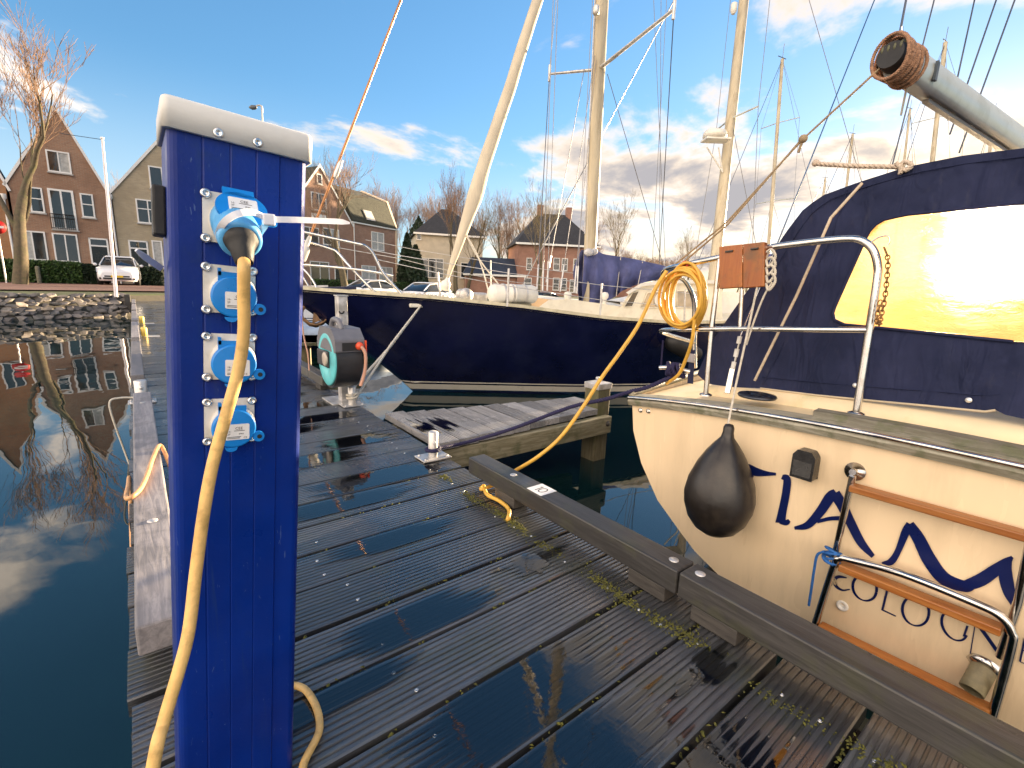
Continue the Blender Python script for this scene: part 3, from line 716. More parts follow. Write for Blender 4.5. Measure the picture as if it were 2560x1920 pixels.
# ---- tent
def tf(x, y): return hit(x, y, TF)
outl = [tf(x, y) for x, y in ((2212, 320), (2080, 336), (1960, 360), (1850, 395), (1772, 424), (1733, 455), (1695, 505), (1640, 592), (1590, 662), (1535, 742), (1500, 822), (1560, 836), (1640, 838), (1760, 853), (1850, 862), (2000, 876), (2212, 897))]
inl = [tf(x, y) for x, y in ((2212, 440), (2080, 452), (1960, 464), (1912, 474), (1885, 490), (1872, 512), (1800, 672), (1799, 686), (1810, 698), (1830, 702), (1900, 708), (2212, 740))]
def half_line(P, zc0, zc1):
    L = [V(0, YC, zc0)] + [V(0, p.y, p.z) for p in P] + [V(0, YC, zc1)]
    return L
OL = half_line(outl, outl[0].z + .003, outl[-1].z + .002); IL = half_line(inl, inl[0].z + .003, inl[-1].z)
def resample(P, n):
    acc = [0.]
    for a, b in zip(P, P[1:]): acc.append(acc[-1] + (b - a).length)
    o = []; j = 0
    for i in range(n):
        t = acc[-1] * i / (n - 1)
        while j < len(acc) - 2 and acc[j + 1] < t: j += 1
        q = (t - acc[j]) / max(1e-9, acc[j + 1] - acc[j]); o.append(P[j].lerp(P[j + 1], q))
    return o
NT_ = 61
# pair outer and inner by angle round the window's middle so the strips stay even
def by_angle(P, c, n):
    R = resample(P, 600); o = []
    A = [math.atan2(p.z - c[1], p.y - c[0]) for p in R]
    for i in range(n):
        t = PI / 2 - PI * i / (n - 1)                    # top middle round to bottom middle
        best = min(range(600), key=lambda k: abs(((A[k] - t + PI) % (2 * PI)) - PI)); o.append(R[best])
    o[0] = P[0]; o[-1] = P[-1]; return o
OA, IA = by_angle(OL, (YC, 1.03), NT_), by_angle(IL, (YC, 1.03), NT_)
def wr(p, k): return V(TF(p.y, p.z) + k, p.y, p.z)
ten = MB()
for sg in (1, -1):
    rws = []
    for q in (0, .33, .66, 1): rws.append([wr(V(0, YC + sg * (a.lerp(b, q).y - YC), a.lerp(b, q).z), (.006 * math.sin(i * .9 + q * 5) if 0 < q < 1 else 0)) for i, (a, b) in enumerate(zip(OA, IA))])
    ten.grid(rws)
tent = thing('cockpit_tent', 'navy canvas cockpit tent with a big sunlit clear window', 'tent', (2.9, YC, .55))
ten.build('aft_panel', canvas, tent)
hoop = [p for p in OA if p.z > .72]
for sg in ():
    pass
sh = []
for k, (dx_, f, dz) in enumerate(((0, 1, 0), (.06, 1.0, .012), (.35, 1.0, .03), (.7, 1.02, .05), (1.0, 1.0, .06))):
    L = [V(TF(p.y, p.z) + dx_, YC + (p.y - YC) * f, p.z + dz) for p in OA if p.z > .70]; Rr = [V(TF(p.y, p.z) + dx_, YC - (p.y - YC) * f, p.z + dz) for p in OA[1:] if p.z > .70]
    sh.append(L[::-1] + Rr)
top_rows = [[p for p in r] for r in sh]
n_ = len(top_rows[0]); keep = [i for i in range(n_) if abs(top_rows[0][i].y - YC) < .76 and top_rows[0][i].z > 1.12]
MB().grid([[r[i] for i in keep] for r in top_rows]).build('roof', canvas, tent, thick=.004)
pane_rows = []
for i, p in enumerate(IA): pane_rows.append([wr(V(0, YC + (p.y - YC) * k, p.z), .004 + .012 * math.sin(3 * k + p.z * 6)) for k in np.linspace(1.0, -1.0, 21)])
MB().grid(pane_rows).build('window', vinyl, tent)
wh_snap = pm('snap_white', (.8, .8, .8), .3, .6, .05)
for x, y in ((1848, 832), (2093, 864)): MB().lathe([(.009, 0), (.008, .003), (.0001, .005)], tf(x, y) + V(-.004, 0, 0), (-1, 0, 0), 14).build('snap', wh_snap, tent)
# piping along the hem, and the seams
MB().tube([wr(p, -.003) for p in OA if p.z < .67 and p.y < 1.0], .004, 5).build('hem_piping', pm('beige_tape', (.50, .42, .30), .7), tent)
MB().tube([wr(p, -.004) for p in IA], .0055, 6).build('window_binding', canvas, tent)
MB().tube([wr(V(0, p.y, p.z + .05), -.003) for p in OA if p.z < .67 and p.y < .98], .0018, 4).build('hem_stitching', canvas, tent)
MB().tube([wr(a.lerp(b, .16), -.004) for a, b in zip(OA, IA) if a.z > .75], .0018, 4).build('roof_seam', canvas, tent)
sm = smoothline([tf(x, y) + V(-.0025, 0, 0) for x, y in ((1648, 830), (1700, 730), (1760, 590), (1800, 500), (1830, 410))], 5)
MB().tube(sm, .0022, 4).build('seam', canvas, tent)
bk = tf(1505, 800)
MB().bar(bk + V(-.01, .03, .10), bk + V(-.012, .02, -.07), .03, .004, (-1, 0, 0)).build('strap', canvas, tent)
MB().box(-.004, .004, -.020, .020, -.022, .022, lambda p: bk + V(-.02, .027, .06) + p).build('buckle', pm('grey_buckle', (.30, .30, .32), .35), tent, bevel=.003)
# ---- name and port
def ribs(mb, px, w, off=.0035, k=9):
    """a painted stroke through pixels: [(x, y, width in pixels)]"""
    P = smoothline([V(a, b, c) for a, b, c in px], k); fnp = lambda a, b: th(a, b, off)
    return ribbon(mb, [(p.x, p.y) for p in P], [max(.6, p.z * 1.08) for p in P], fnp)
nm = MB()
ribs(nm, [(1540, 985, 10), (1580, 1003, 12), (1612, 1009, 15), (1632, 1019, 17), (1655, 1023, 10), (1676, 1024, 5)], 0); ribs(nm, [(1622, 1010, 14), (1616, 1040, 18), (1604, 1075, 19), (1594, 1105, 18), (1600, 1108, 10)], 0)
ribs(nm, [(1689, 1030, 9), (1700, 1036, 15), (1697, 1070, 16), (1689, 1110, 17), (1686, 1130, 21)], 0); ribs(nm, [(1684, 1127, 8), (1698, 1129, 11), (1705, 1124, 7)], 0)
ribs(nm, [(1716, 1141, 6), (1745, 1134, 15), (1772, 1105, 19), (1793, 1074, 21), (1806, 1064, 17)], 0); ribs(nm, [(1803, 1066, 22), (1818, 1090, 21), (1838, 1130, 19), (1860, 1172, 17), (1886, 1202, 9)], 0)
ribs(nm, [(1765, 1127, 7), (1795, 1120, 8), (1826, 1120, 10)], 0)
ribs(nm, [(1905, 1217, 5), (1925, 1213, 14), (1940, 1190, 13), (1956, 1150, 17), (1966, 1132, 16)], 0); ribs(nm, [(1964, 1133, 20), (1985, 1165, 25), (2008, 1210, 28), (2040, 1250, 26), (2085, 1267, 22), (2100, 1262, 22)], 0)
ribs(nm, [(2085, 1266, 22), (2120, 1252, 27), (2150, 1232, 25), (2175, 1214, 18), (2187, 1203, 6)], 0)
ribs(nm, [(2180, 1208, 12), (2172, 1236, 27), (2179, 1275, 25), (2191, 1308, 11)], 0)
# the last two letters, beyond the edge of the photograph
def ribyz(mb, pts, k=4): 
    P = smoothline([V(a, b, c) for a, b, c in pts], k); return ribbon(mb, [(p.x, p.y) for p in P], [p.z for p in P], lambda a, b: V(TX(a, b) - .0035, a, b))
for pts in ([(-.0, .09, .006), (-.05, .12, .02), (-.10, .21, .022), (-.12, .25, .02)], [(-.12, .25, .022), (-.17, .17, .022), (-.25, .08, .012)], [(-.06, .13, .008), (-.17, .15, .009)], [(-.28, .24, .006), (-.36, .25, .014), (-.46, .24, .006)], [(-.365, .25, .014), (-.37, .16, .018), (-.38, .075, .018)]): ribyz(nm, pts)
nm.build('name_lettering', nameblue, yacht)
cg = MB()
def stroke(px): ribs(cg, [(a, b, c * 1.2) for a, b, c in px], 0, .003, 7)
stroke([(1829, 1248, 2), (1812, 1246, 5), (1803, 1252, 6), (1806, 1266, 5), (1820, 1275, 3), (1836, 1273, 2)])
def oval(cx, cy, rx, ry, tilt=.36): return [(cx + rx * math.cos(a) * math.cos(tilt) - ry * math.sin(a) * math.sin(tilt) * .6, cy + rx * math.cos(a) * math.sin(tilt) + ry * math.sin(a), 2.2 + 2.6 * abs(math.cos(a))) for a in np.linspace(0, 2 * PI, 17)]
stroke(oval(1868, 1270, 27, 26)); stroke([(1918, 1268, 4), (1906, 1318, 4)]); stroke([(1905, 1317, 2.5), (1935, 1331, 2)])
stroke(oval(1978, 1320, 30, 30)); stroke([(2062 + 30 * math.cos(a) * .93, 1352 + 30 * math.cos(a) * .35 + 30 * math.sin(a), 2.2 + 2.6 * abs(math.cos(a))) for a in np.linspace(-.75, -2 * PI + .35, 17)])
stroke([(2082, 1375, 4), (2090, 1352, 4)]); stroke([(2096, 1412, 2), (2108, 1340, 2)]); stroke([(2108, 1342, 6), (2165, 1422, 6)]); stroke([(2166, 1422, 2), (2178, 1352, 2)])
for pts in ([(.015, .055, .004), (.012, -.02, .004)], [(.015, .055, .003), (-.03, .055, .003)], [(.012, .018, .003), (-.02, .018, .003)], [(.012, -.02, .003), (-.03, -.02, .003)]): ribyz(cg, pts)
cg.build('port_lettering', nameblue, yacht)
# fittings on the transom
for x, y in ((1384, 886), (1401, 888)): MB().lathe([(.012, 0), (.011, .004), (.004, .006), (.0001, .004)], th(x, y), (-1, 0, .1), 14).build('bolt', steel, yacht)
th0 = th(1820, 1308); MB().lathe([(.019, 0), (.018, .006), (.010, .008), (.008, .0), (.0001, -.004)], th0, (-1, 0, .1), 18).build('through_hull', whitecap, yacht)
lt = th(1747, 998)
la = MB(); la.prism([(-.036, -.052), (.036, -.052), (.036, .030), (.022, .050), (-.022, .050), (-.036, .030)], lambda a, b, t: lt + V(-t, -a, b), .001, .052)
lamp = la.build('stern_light', pm('black_plastic', (.012, .012, .013), .28, 0, .15, 30), yacht, bevel=.005)
MB().prism([(-.029, -.042), (.029, -.042), (.029, .012), (-.029, .012)], lambda a, b, t: lt + V(-t, -a, b), .0525, .0545).build('lens', pm('smoked_lens', (.03, .03, .03), .05, 0, .2, 60, spec=.9), lamp, bevel=.001)
# exhaust
exh = th(2128, 1440); ed = V(-.75, .12, -.62).normalized()
e_ = MB().lathe([(.040, -.01), (.042, .004), (.034, .008), (.030, .010)], exh, ed, 22).build('exhaust', steel, yacht)
MB().lathe([(.029, .0), (.029, .085), (.0245, .087), (.0235, .02), (.0001, .018)], exh, ed, 22).build('exhaust_hose', pm('grimy_hose', (.25, .21, .12), .6, 0, .3, 20), e_)
# winch / deck vent, chainplate with turnbuckle
dv = at(1635, 858, Z=.545)
MB().lathe([(.070, 0), (.074, .006), (.070, .012), (.040, .014), (.036, .008), (.026, .008), (.024, .016), (.0001, .017)], dv, (0, 0, 1), 30).build('deck_vent', pm('dark_steel', (.05, .055, .07), .22, .7, .3, 12), yacht)
CPY = at(1571, 850, X=1.93)
MB().bar(CPY, CPY + (at(1583, 795, X=1.95) - CPY), .024, .010, (-1, 0, 0)).build('chainplate', steel, yacht, bevel=.003)
tb = [at(1583, 800, X=1.95), at(1590, 770, X=1.95), at(1600, 725, X=1.95)]
MB().tube(tb, [.004, .006, .004], 8).build('turnbuckle', steel, yacht)
for i, (f0, f1) in enumerate(((.05, .25), (.4, .62), (.78, .98))): MB().tube([tb[0].lerp(tb[2], f0) + V(-.004, 0, 0), tb[0].lerp(tb[2], f1) + V(-.004, 0, 0)], .0095, 8).build('turnbuckle_sleeve', whitecap, yacht)
bs_top = at(1889, 0, X=2.95); dd = (bs_top - tb[2]); bs_end = bs_top + dd * 2.0
MB().tube([tb[2], bs_end], .0032, 6).build('backstay', steel, yacht)
# ---- pushpit
pus = thing('stern_rail', 'polished steel stern rail on the cream yacht holding the coiled yellow cable', 'rail', CPY)
PR = lambda x, y, X=1.92: at(x, y, X=X)
topr = [at(1500, 795, X=2.42), at(1500, 700, X=2.40), at(1498, 645, X=2.37), at(1475, 602, X=2.28), at(1435, 598, X=2.08), at(1440, 582, X=1.98), PR(1480, 572), PR(1560, 555), PR(1660, 535), PR(1760, 522), PR(1830, 516), PR(1862, 520), PR(1886, 540), PR(1896, 575), PR(1894, 610), PR(1880, 700), PR(1850, 890)]
MB().tube(smoothline(topr, 6), .0125, 12).build('top_rail', steel, pus)
midr = [at(1500, 740, X=2.41), at(1440, 722, X=2.10), at(1430, 714, X=1.99), PR(1480, 712), PR(1600, 710), PR(1750, 712), PR(1880, 713)]
MB().tube(smoothline(midr, 6), .0105, 10).build('mid_rail', steel, pus)
MB().tube([PR(1525, 850), PR(1538, 700), PR(1556, 557)], .011, 10).build('stanchion', steel, pus)
MB().tube([PR(1598, 710), PR(1603, 620), PR(1606, 545)], .0085, 8).build('stanchion', steel, pus)
for x, y in ((1850, 890), (1525, 850)):
    q = PR(x, y); MB().lathe([(.026, 0), (.026, .005), (.014, .010), (.0001, .011)], q + V(0, 0, -.008), (0, 0, 1), 16).build('foot', steel, pus)
MB().tube(smoothline([PR(1880, 524), PR(1900, 512), PR(1918, 510), PR(1922, 520), PR(1918, 530)], 5), .0028, 6).build('ring', steel, pus)
# chain looped on the rail end
ch = thing('chain', 'short rusty chain hanging down the end of the stern rail', 'chain', PR(1905, 560))
lks = smoothline([PR(1910, 535, 1.90), PR(1918, 560, 1.90), PR(1916, 600, 1.90), PR(1912, 640, 1.90), PR(1904, 680, 1.90), PR(1900, 700, 1.90), PR(1894, 690, 1.89), PR(1902, 650, 1.89)], 4)
chm = pm('rusty_chain', (.30, .17, .07), .5, .7, .3, 40)
for i in range(len(lks) - 1):
    a, b = lks[i], lks[i + 1]; d = (b - a).normalized(); u, w_ = perp(d); sd = u if i % 2 else w_; L = (b - a).length * .72; c = (a + b) / 2
    MB().tube([c + d * (L * math.cos(t)) + sd * (.0062 * math.sin(t)) for t in np.linspace(0, 2 * PI, 11)[:-1]], .0021, 5, closed=True).build('link', chm, ch)
# wooden outboard pad on the rail
wb = thing('outboard_pad', 'square varnished wooden pad clamped to the stern rail', 'wooden pad', PR(1600, 575, 1.90))
for (xa, xb) in ((1553, 1603.5), (1604.5, 1651)):
    c = [at(xa, 533 - (xa - 1553) * .11, X=1.875), at(xb, 533 - (xb - 1553) * .11, X=1.875), at(xb, 622 - (xb - 1553) * .03, X=1.875), at(xa, 624 - (xa - 1553) * .03, X=1.875)]
    bk_ = [p + V(.036, .004, 0) for p in c]
    MB().add(c + bk_, [(0, 3, 2, 1), (4, 5, 6, 7), (0, 1, 5, 4), (1, 2, 6, 5), (2, 3, 7, 6), (3, 0, 4, 7)]).build('board', teakz, wb, bevel=.003)
for x in (1575, 1630): MB().tube([at(x - 8, 546 - (x - 1553) * .1, X=1.872), at(x + 8, 544 - (x - 1553) * .1, X=1.872)], .004, 6).build('clamp_mark', pm('dark_iron', (.06, .05, .04), .6), wb)
# coiled cable on the rail, and its lead down to the jetty
cc = thing('coiled_cable', 'coil of yellow cable hung on the stern rail, lead dropping to the jetty', 'cable', at(1475, 700, X=1.90))
cl = MB()
for i in range(9):
    rx = .090 + rnd.uniform(-.020, .018); rz = .125 + rnd.uniform(-.018, .018); cy_, cz = rnd.uniform(-.016, .016), rnd.uniform(-.012, .008); c0 = at(1477, 643, X=1.905); tw = rnd.uniform(-.25, .25)
    L = []
    for t in np.linspace(0, 2 * PI, 33)[:-1]:
        a, b = rx * math.sin(t), rz * math.cos(t); L.append(c0 + V(-.018 + .006 * i - .022 * math.cos(t) * (1 if i % 2 else .3), cy_ + a * math.cos(tw * .6) + b * tw * .25, cz + b - a * tw * .1))
    cl.tube(L, .0064, 9, closed=True)
for y0, yy_ in ((-.05, 0), (.02, .01)):
    pass
coilmat = pm('coiled_cable_yellow', (.70, .40, .06), .45, 0, .12, 25, .05, 90)
cl.build('coil', coilmat, cc)
MB().tube(smoothline([at(1500, 690, X=1.89), at(1495, 735, X=1.90), at(1480, 780, X=1.93), at(1465, 810, X=1.95), at(1440, 828, X=2.0)], 6), .0078, 9).build('tail', coilmat, cc)
kx = at(1100, 1022, Z=.06)
ld = [at(1440, 585, X=1.87), at(1415, 625, X=1.84), at(1380, 700, X=1.80), at(1340, 760, X=1.74), at(1300, 815, X=1.68), at(1255, 885, X=1.60), at(1210, 945, X=1.51), at(1160, 988, X=1.42), V(kx.x + .02, kx.y, kx.z), V(1.29, 1.73, .015), V(1.20, 1.72, .012)]
ld2 = [at(1045, 1050, Z=.011), at(1052, 1068, Z=.011), at(1080, 1083, Z=.011), at(1099, 1100, Z=.011), at(1098, 1118, Z=.009), at(1094, 1127, Z=-.02), at(1093, 1129, Z=-.08)]
MB().tube(smoothline(ld + ld2, 7), .0088, 10).build('lead', coilmat, cc)
MB().tube([at(1478, 574, X=1.905) + V(0, .013 * math.cos(t) * 1.2, .018 * math.sin(t) - .002) for t in np.linspace(0, 2 * PI, 11)[:-1]], .006, 6, closed=True).build('red_tie', pm('red_tape', (.55, .04, .02), .5), cc)
# boarding ladder
la_ = thing('boarding_ladder', 'folding steel boarding ladder with three teak treads on the cream transom', 'ladder', th(1950, 1300, .1))
ta = lambda x, y, o=.035: th(x, y, o)
MB().lathe([(.030, 0), (.030, .006), (.010, .008), (.010, .03)], th(1848, 1018), (-1, 0, .1), 20).build('hinge_plate', steel, la_)
MB().tube([ta(1842, 1028), ta(1812, 1160), ta(1790, 1260), ta(1757, 1365)], .0105, 10).build('rail', steel, la_)
MB().tube(smoothline([ta(1757, 1360, .06), ta(1800, 1225, .07), ta(1815, 1207, .07), ta(1840, 1210, .07), ta(1950, 1240, .07), ta(2100, 1300, .07), ta(2160, 1330, .07), ta(2185, 1365, .07), ta(2185, 1400, .068), ta(2140, 1560, .06)], 6), .0115, 12).build('folded_frame', steel, la_)
MB().tube([ta(1757, 1365, .05), ta(1900, 1432, .05), ta(2140, 1558, .05)], .010, 10).build('foot_bar', steel, la_)
MB().tube([ta(2230, 1150), ta(2200, 1300), ta(2160, 1420)], .0105, 10).build('rail', steel, la_)
def tread(a, b, dz, o):
    p, q = ta(*a, o), ta(*b, o); MB().bar(p, q, .045, dz, (0, 0, 1)).build('tread', teak, la_, bevel=.004)
tread((1838, 1052), (2230, 1162), .022, .045); tread((1815, 1222), (2165, 1362), .024, .055); tread((1770, 1352), (2140, 1535), .022, .055)
MB().tube([ta(1806, 1262, .002), ta(1800, 1250, .05)], .006, 8).build('standoff', steel, la_)
# blue lashing
bl = thing('blue_lashing', 'blue braided cord knotted round the boarding ladder with a loose tail', 'cord', ta(1795, 1205, .07))
blm = pm('blue_cord', (.015, .11, .36), .7, 0, .3, 120, .2, 300)
k0 = ta(1797, 1200, .06); mbk = MB()
for i in range(5):
    r_ = .021 + .004 * (i % 2); zz_ = (i - 2) * .009
    mbk.tube([k0 + V(r_ * math.cos(t), r_ * math.sin(t) * 1.0, zz_ + .01 * math.sin(t + i * 1.3)) for t in np.linspace(0, 2 * PI, 15)[:-1]], .0045, 6, closed=True)
mbk.tube(smoothline([k0 + V(-.022, .02, .012), ta(1778, 1192, .085), ta(1765, 1200, .085), ta(1758, 1235, .085), ta(1753, 1270, .085), ta(1747, 1308, .085)], 5), .0042, 6)
mbk.build('knot', blm, bl)
# fender
fe = thing('fender', 'black teardrop fender hanging in front of the cream transom', 'fender', th(1546, 1155, .13))
ft, fb = th(1576, 915, .075), th(1541, 1154, .15)
ax = (ft - fb); L = ax.length; fr = .115
prof = [(.0001, 0), (.035, .004), (.066, .022), (.092, .055), (.108, .10), (.112, .135), (.104, .185), (.083, .24), (.058, .285), (.036, .315), (.021, .333), (.017, .35), (.017, .366), (.012, .376), (.0001, .379)]
MB().lathe([(r * L / .379 * .98, z * L / .379) for r, z in prof], fb, ax, 40).build('body', pm('black_fender_vinyl', (.017, .014, .013), .36, 0, .25, 7, .06, 60, dirt=((.05, .04, .03), .4, 9.), rv=.08), fe)
rp = pm('white_rope', (.62, .57, .48), .8, 0, .15, 80, .3, 200)
fr_ = thing('fender_rope', 'thin off-white rope from the stern rail down to the black fender', 'rope', ft)
rope_strands(MB(), [ft + V(-.004, .004, -.012), at(1590, 830, X=1.83), at(1612, 730, X=1.86), at(1640, 600, X=1.885), at(1662, 540, X=1.905)], .0045, .018).build('line', rp, fr_)
mbk = MB()
for i in range(4):
    c = at(1664, 556 + i * 17, X=1.885); rope_strands(mbk, smoothline([c + V(0, .016, .02), c + V(-.006, -.004, .028), c + V(0, -.018, .0), c + V(-.004, 0, -.035), c + V(0, .014, -.008)], 4), .0052, .02)
rope_strands(mbk, smoothline([at(1668, 610, X=1.885), at(1650, 640, X=1.885), at(1630, 690, X=1.88), at(1612, 745, X=1.87)], 4), .004, .018)
mbk.build('knot', rp, fr_)
# boom with its bundled rope, topping lines
BA = at(1938, 128, X=2.10); BM = V(6.4, YC, 2.05)
bo = thing('boom', 'pale aluminium boom overhanging the cockpit tent', 'boom', BA)
alu = pm('pale_aluminium', (.62, .64, .58), .4, .35, .1, 5, .05, 30, dirt=((.36, .36, .26), .35, 8.))
BM = at(2212, 318, X=3.35); bdir = (BM - BA).normalized(); BM2 = BA + bdir * 4.6
us = bdir.cross(V(0, 0, 1)).normalized(); uv = us.cross(bdir)
bp_ = [(.042 * math.cos(t) * (1 if True else 1), .060 * math.sin(t) if math.sin(t) > -.8 else -.052) for t in np.linspace(0, 2 * PI, 21)[:-1]]
MB().prism(bp_, lambda a, b, t: BA + bdir * t + us * a + uv * b, 0, 4.6, True).build('spar', alu, bo)
MB().bar(BA + bdir * .25 - uv * .064, BA + bdir * 3.0 - uv * .064, .02, .012, uv).build('track', pm('boom_track', (.2, .17, .14), .4, .5), bo)
MB().lathe([(.040, -.02), (.045, .0), (.045, .06), (.040, .075)], BA - bdir * .03, bdir, 18).build('end_cap', blackrub, bo)
for i in range(4): MB().lathe([(.016, -.004), (.019, 0), (.016, .004)], BA - bdir * .035 + us * (-.027 + .018 * i) + uv * .022, us, 12).build('sheave', pm('sheave', (.10, .10, .05), .5), bo)
MB().box(-.012, .012, -.004, .004, -.03, .03, lambda p: BA + bdir * .18 + us * .044 + p).build('patch', pm('dark_patch', (.05, .07, .09), .5), bo)
rb = MB()
for i in range(12):
    c = BA + bdir * (-.045 + .0105 * i) - uv * .004; a_ = .056 + rnd.uniform(-.004, .012); tl_ = rnd.uniform(-.3, .3)
    rope_strands(rb, [c + us * (a_ * .85 * math.cos(t)) + uv * (a_ * 1.05 * math.sin(t)) + bdir * (.03 * math.sin(t + i) * tl_ * 2) for t in np.linspace(0, 2 * PI * 1.02, 22)], .0058, .02)
rb.build('rope_bundle', pm('tan_rope', (.36, .20, .12), .85, 0, .35, 90, .3, 200), bo)
MB().bar(BA + bdir * .10 - uv * .06, BA + bdir * .10 - uv * .15, .008, .004, us).build('strap_end', pm('webbing', (.35, .33, .28), .8), bo)
MB().tube([BA + uv * .06, BA + uv * .10 + V(0, .005, 0)], .004, 6).build('pin', steel, bo)
shl = thing('sheet_line', 'taut tan line from the boom end down to the stern rail, knotted halfway', 'line', at(1450, 580, X=1.95))
kn = at(1735, 300, X=2.02)
rope_strands(MB(), [BA - bdir * .03, kn], .0042, .02).build('upper_line', pm('tan_line', (.34, .25, .15), .8, 0, .2, 90), shl)
sl = MB(); rope_strands(sl, [kn, at(1570, 480, X=1.98), at(1450, 578, X=1.96)], .0042, .02); rope_strands(sl, [kn + V(0, .005, 0), at(1572, 485, X=1.98), at(1456, 584, X=1.97)], .0042, .02)
sl.build('lower_line', MATS['tan_line'], shl)
kb = MB(); kb.ball(kn, .016, 10, 1, 1, 1.0); rope_strands(kb, [kn, kn + V(0, .01, -.045)], .0055, .02); kb.build('knot', MATS['tan_line'], shl)
MB().tube([at(1790, 480, X=2.0) + (at(1860, 385, X=2.02) - at(1790, 480, X=2.0)) * 0, at(1858, 398, X=2.0)], .002, 4)
bgl = thing('tent_line', 'beige cord running down the outside of the navy tent', 'cord', at(1630, 822, X=2.0))
MB().tube([at(1630, 822, X=2.0), at(1720, 640, X=2.0), at(1795, 470, X=2.02), at(1862, 396, X=2.08)], .0055, 7).build('cord', pm('beige_cord', (.55, .45, .33), .8, 0, .15, 90), bgl)
sp = thing('twisted_rope', 'twisted beige rope stretched from the tent roof to the backstay', 'rope', at(1950, 360, X=2.2))
tr_ = MB(); rope_strands(tr_, [at(1757, 353, X=2.16), at(1830, 358, X=2.16), at(1950, 361, X=2.18)], .009, .05); tr_.ball(at(1762, 352, X=2.16), .014); rope_strands(tr_, smoothline([at(1935, 352, X=2.15), at(1955, 368, X=2.15), at(1970, 356, X=2.15), at(1950, 350, X=2.15), at(1945, 375, X=2.15)], 4), .008, .03)
tr_.build('rope', pm('beige_rope', (.58, .48, .38), .85, 0, .2, 90, .3, 200), sp)
# mooring rope bollard -> quarter of the yacht
mr = thing('mooring_rope', 'dark blue laid mooring rope from the near bollard to the cream yacht', 'rope', (1.225, 2.235, .03))
navyrope = pm('navy_rope', (.012, .010, .055), .75, 0, .3, 120, .2, 300)
c0 = V(1.225, 2.235, .045); r1 = MB()
rope_strands(r1, [c0 + V(.036 * math.cos(t), .036 * math.sin(t), .012 * t / 6.28) for t in np.linspace(0, 2 * PI * 1.1, 16)], .011, .04)
clt = at(1455, 812, X=1.99)
rope_strands(r1, smoothline([c0 + V(.034, -.01, .01), at(1010, 955, Y=2.24), at(1110, 925, X=1.62), at(1230, 880, X=1.78), at(1310, 862, X=1.85), at(1362, 846, X=1.92), at(1400, 836, X=1.95), clt], 4), .011, .04)
r1.build('line', navyrope, mr)
ct = thing('mooring_cleat', 'horn cleat on the cream stern wrapped in dark blue rope', 'cleat', clt)
MB().tube(smoothline([clt + V(-.02, .07, .03), clt + V(0, .03, .036), clt + V(0, -.03, .036), clt + V(.02, -.07, .03)], 4), .010, 8).build('horns', steel, ct)
r2 = MB()
for i in range(6):
    c = clt + V(0, .035 - .014 * i, .030); rope_strands(r2, [c + V(.022 * math.cos(t), .018 * math.cos(t + i), .028 * math.sin(t)) for t in np.linspace(0, 2 * PI, 13)], .010, .04)
r2.build('turns', navyrope, ct)
# ------------------------------------------------------------------ navy ketch, bow over the jetty
navy = pm('navy_hull_paint', (.005, .007, .036), .14, 0, .3, 1.6, .10, 1.3, coat=.0, rv=.07, spec=.4, dirt=((.012, .016, .05), .5, 3.))
whitep = pm('white_boat_paint', (.76, .73, .66), .35, 0, .06, 5, dirt=((.50, .46, .34), .3, 5.))
offw = pm('boat_cream_white', (.80, .74, .60), .4, 0, .06, 5, dirt=((.50, .44, .30), .25, 7.))
boot = pm('boot_blue', (.01, .05, .14), .4, 0, .2, 6, dirt=((.04, .05, .03), .4, 8.))
mastm = pm('weathered_mast_paint', (.50, .43, .30), .5, 0, .18, 8, .05, 30, stretch=(1, 1, .15), dirt=((.24, .16, .06), .55, 9.))
wirem = pm('rigging_wire', (.17, .17, .18), .4, .8, .1)
NS = V(2.78, 5.63, 0); NA = math.radians(-12); na = V(math.cos(NA), math.sin(NA), 0); nw = V(na.y, -na.x, 0)
def nb(s, w_, z): return NS + na * s + nw * w_ + V(0, 0, z)
def nc(x, y, w_=0.0):
    """place under a pixel on the lengthwise plane w_ metres towards the camera of the centre line"""
    r = V(*ray(x, y)); o = V(0, 0, CAMH); t = ((NS + nw * w_ - o).dot(nw)) / r.dot(nw); return o + r * t
ketch = thing('navy_ketch', 'dark navy ketch with a cream rail and white boot stripe, bow over the jetty', 'yacht', nb(1.5, 0, WZ))
st_s = [-1.62, -1.4, -1.0, -.5, 0, .5, 1, 1.5, 2, 3, 4, 5, 5.8, 6.2]
dh = [.10, .2, .36, .6, .8, .99, 1.15, 1.29, 1.4, 1.5, 1.42, 1.15, .7, .3]
wh = [0, 0, 0, 0, 0, .2, .4, .61, .8, 1.06, 1.05, .75, .3, .05]
dz_ = [.855, .85, .83, .813, .795, .76, .724, .67, .62, .57, .57, .60, .64, .66]
def ip(a, s): return float(np.interp(s, st_s, a))
def keel_z(s):   # lowest hull point: stem slopes up to the bow
    if s >= 0: return WZ - min(.8, .55 * s)
    return WZ + (.80 + .45) * (-s / 1.5) ** .92 if s > -1.5 else .80
def hrow(s, sg):
    R = []; kz = keel_z(s); zd = ip(dz_, s); d, w_ = ip(dh, s), ip(wh, s)
    for f in (0, .06, .14, .24, .36, .5, .65, .8, .92, 1):
        z = kz + (zd - kz) * f if s < 0 else None
        if s >= 0: z = zd + (WZ - zd) * (1 - f) / .85 if f > .15 else WZ + (kz - WZ) * (.15 - f) / .15
        if s < 0: ww = d * (f ** .75)
        else:
            g = max(0, min(1, (z - WZ) / (zd - WZ))); ww = (w_ + (d - w_) * g ** .85) if z >= WZ else w_ * max(0, (z - kz) / (WZ - kz + 1e-6)) ** .6
        R.append(nb(s, sg * ww, z))
    return R
ss = np.concatenate([np.linspace(-1.62, 0, 12), np.linspace(.15, 6.2, 30)])
hl = MB()
for sg in (1, -1): hl.grid([hrow(s, sg) for s in ss])
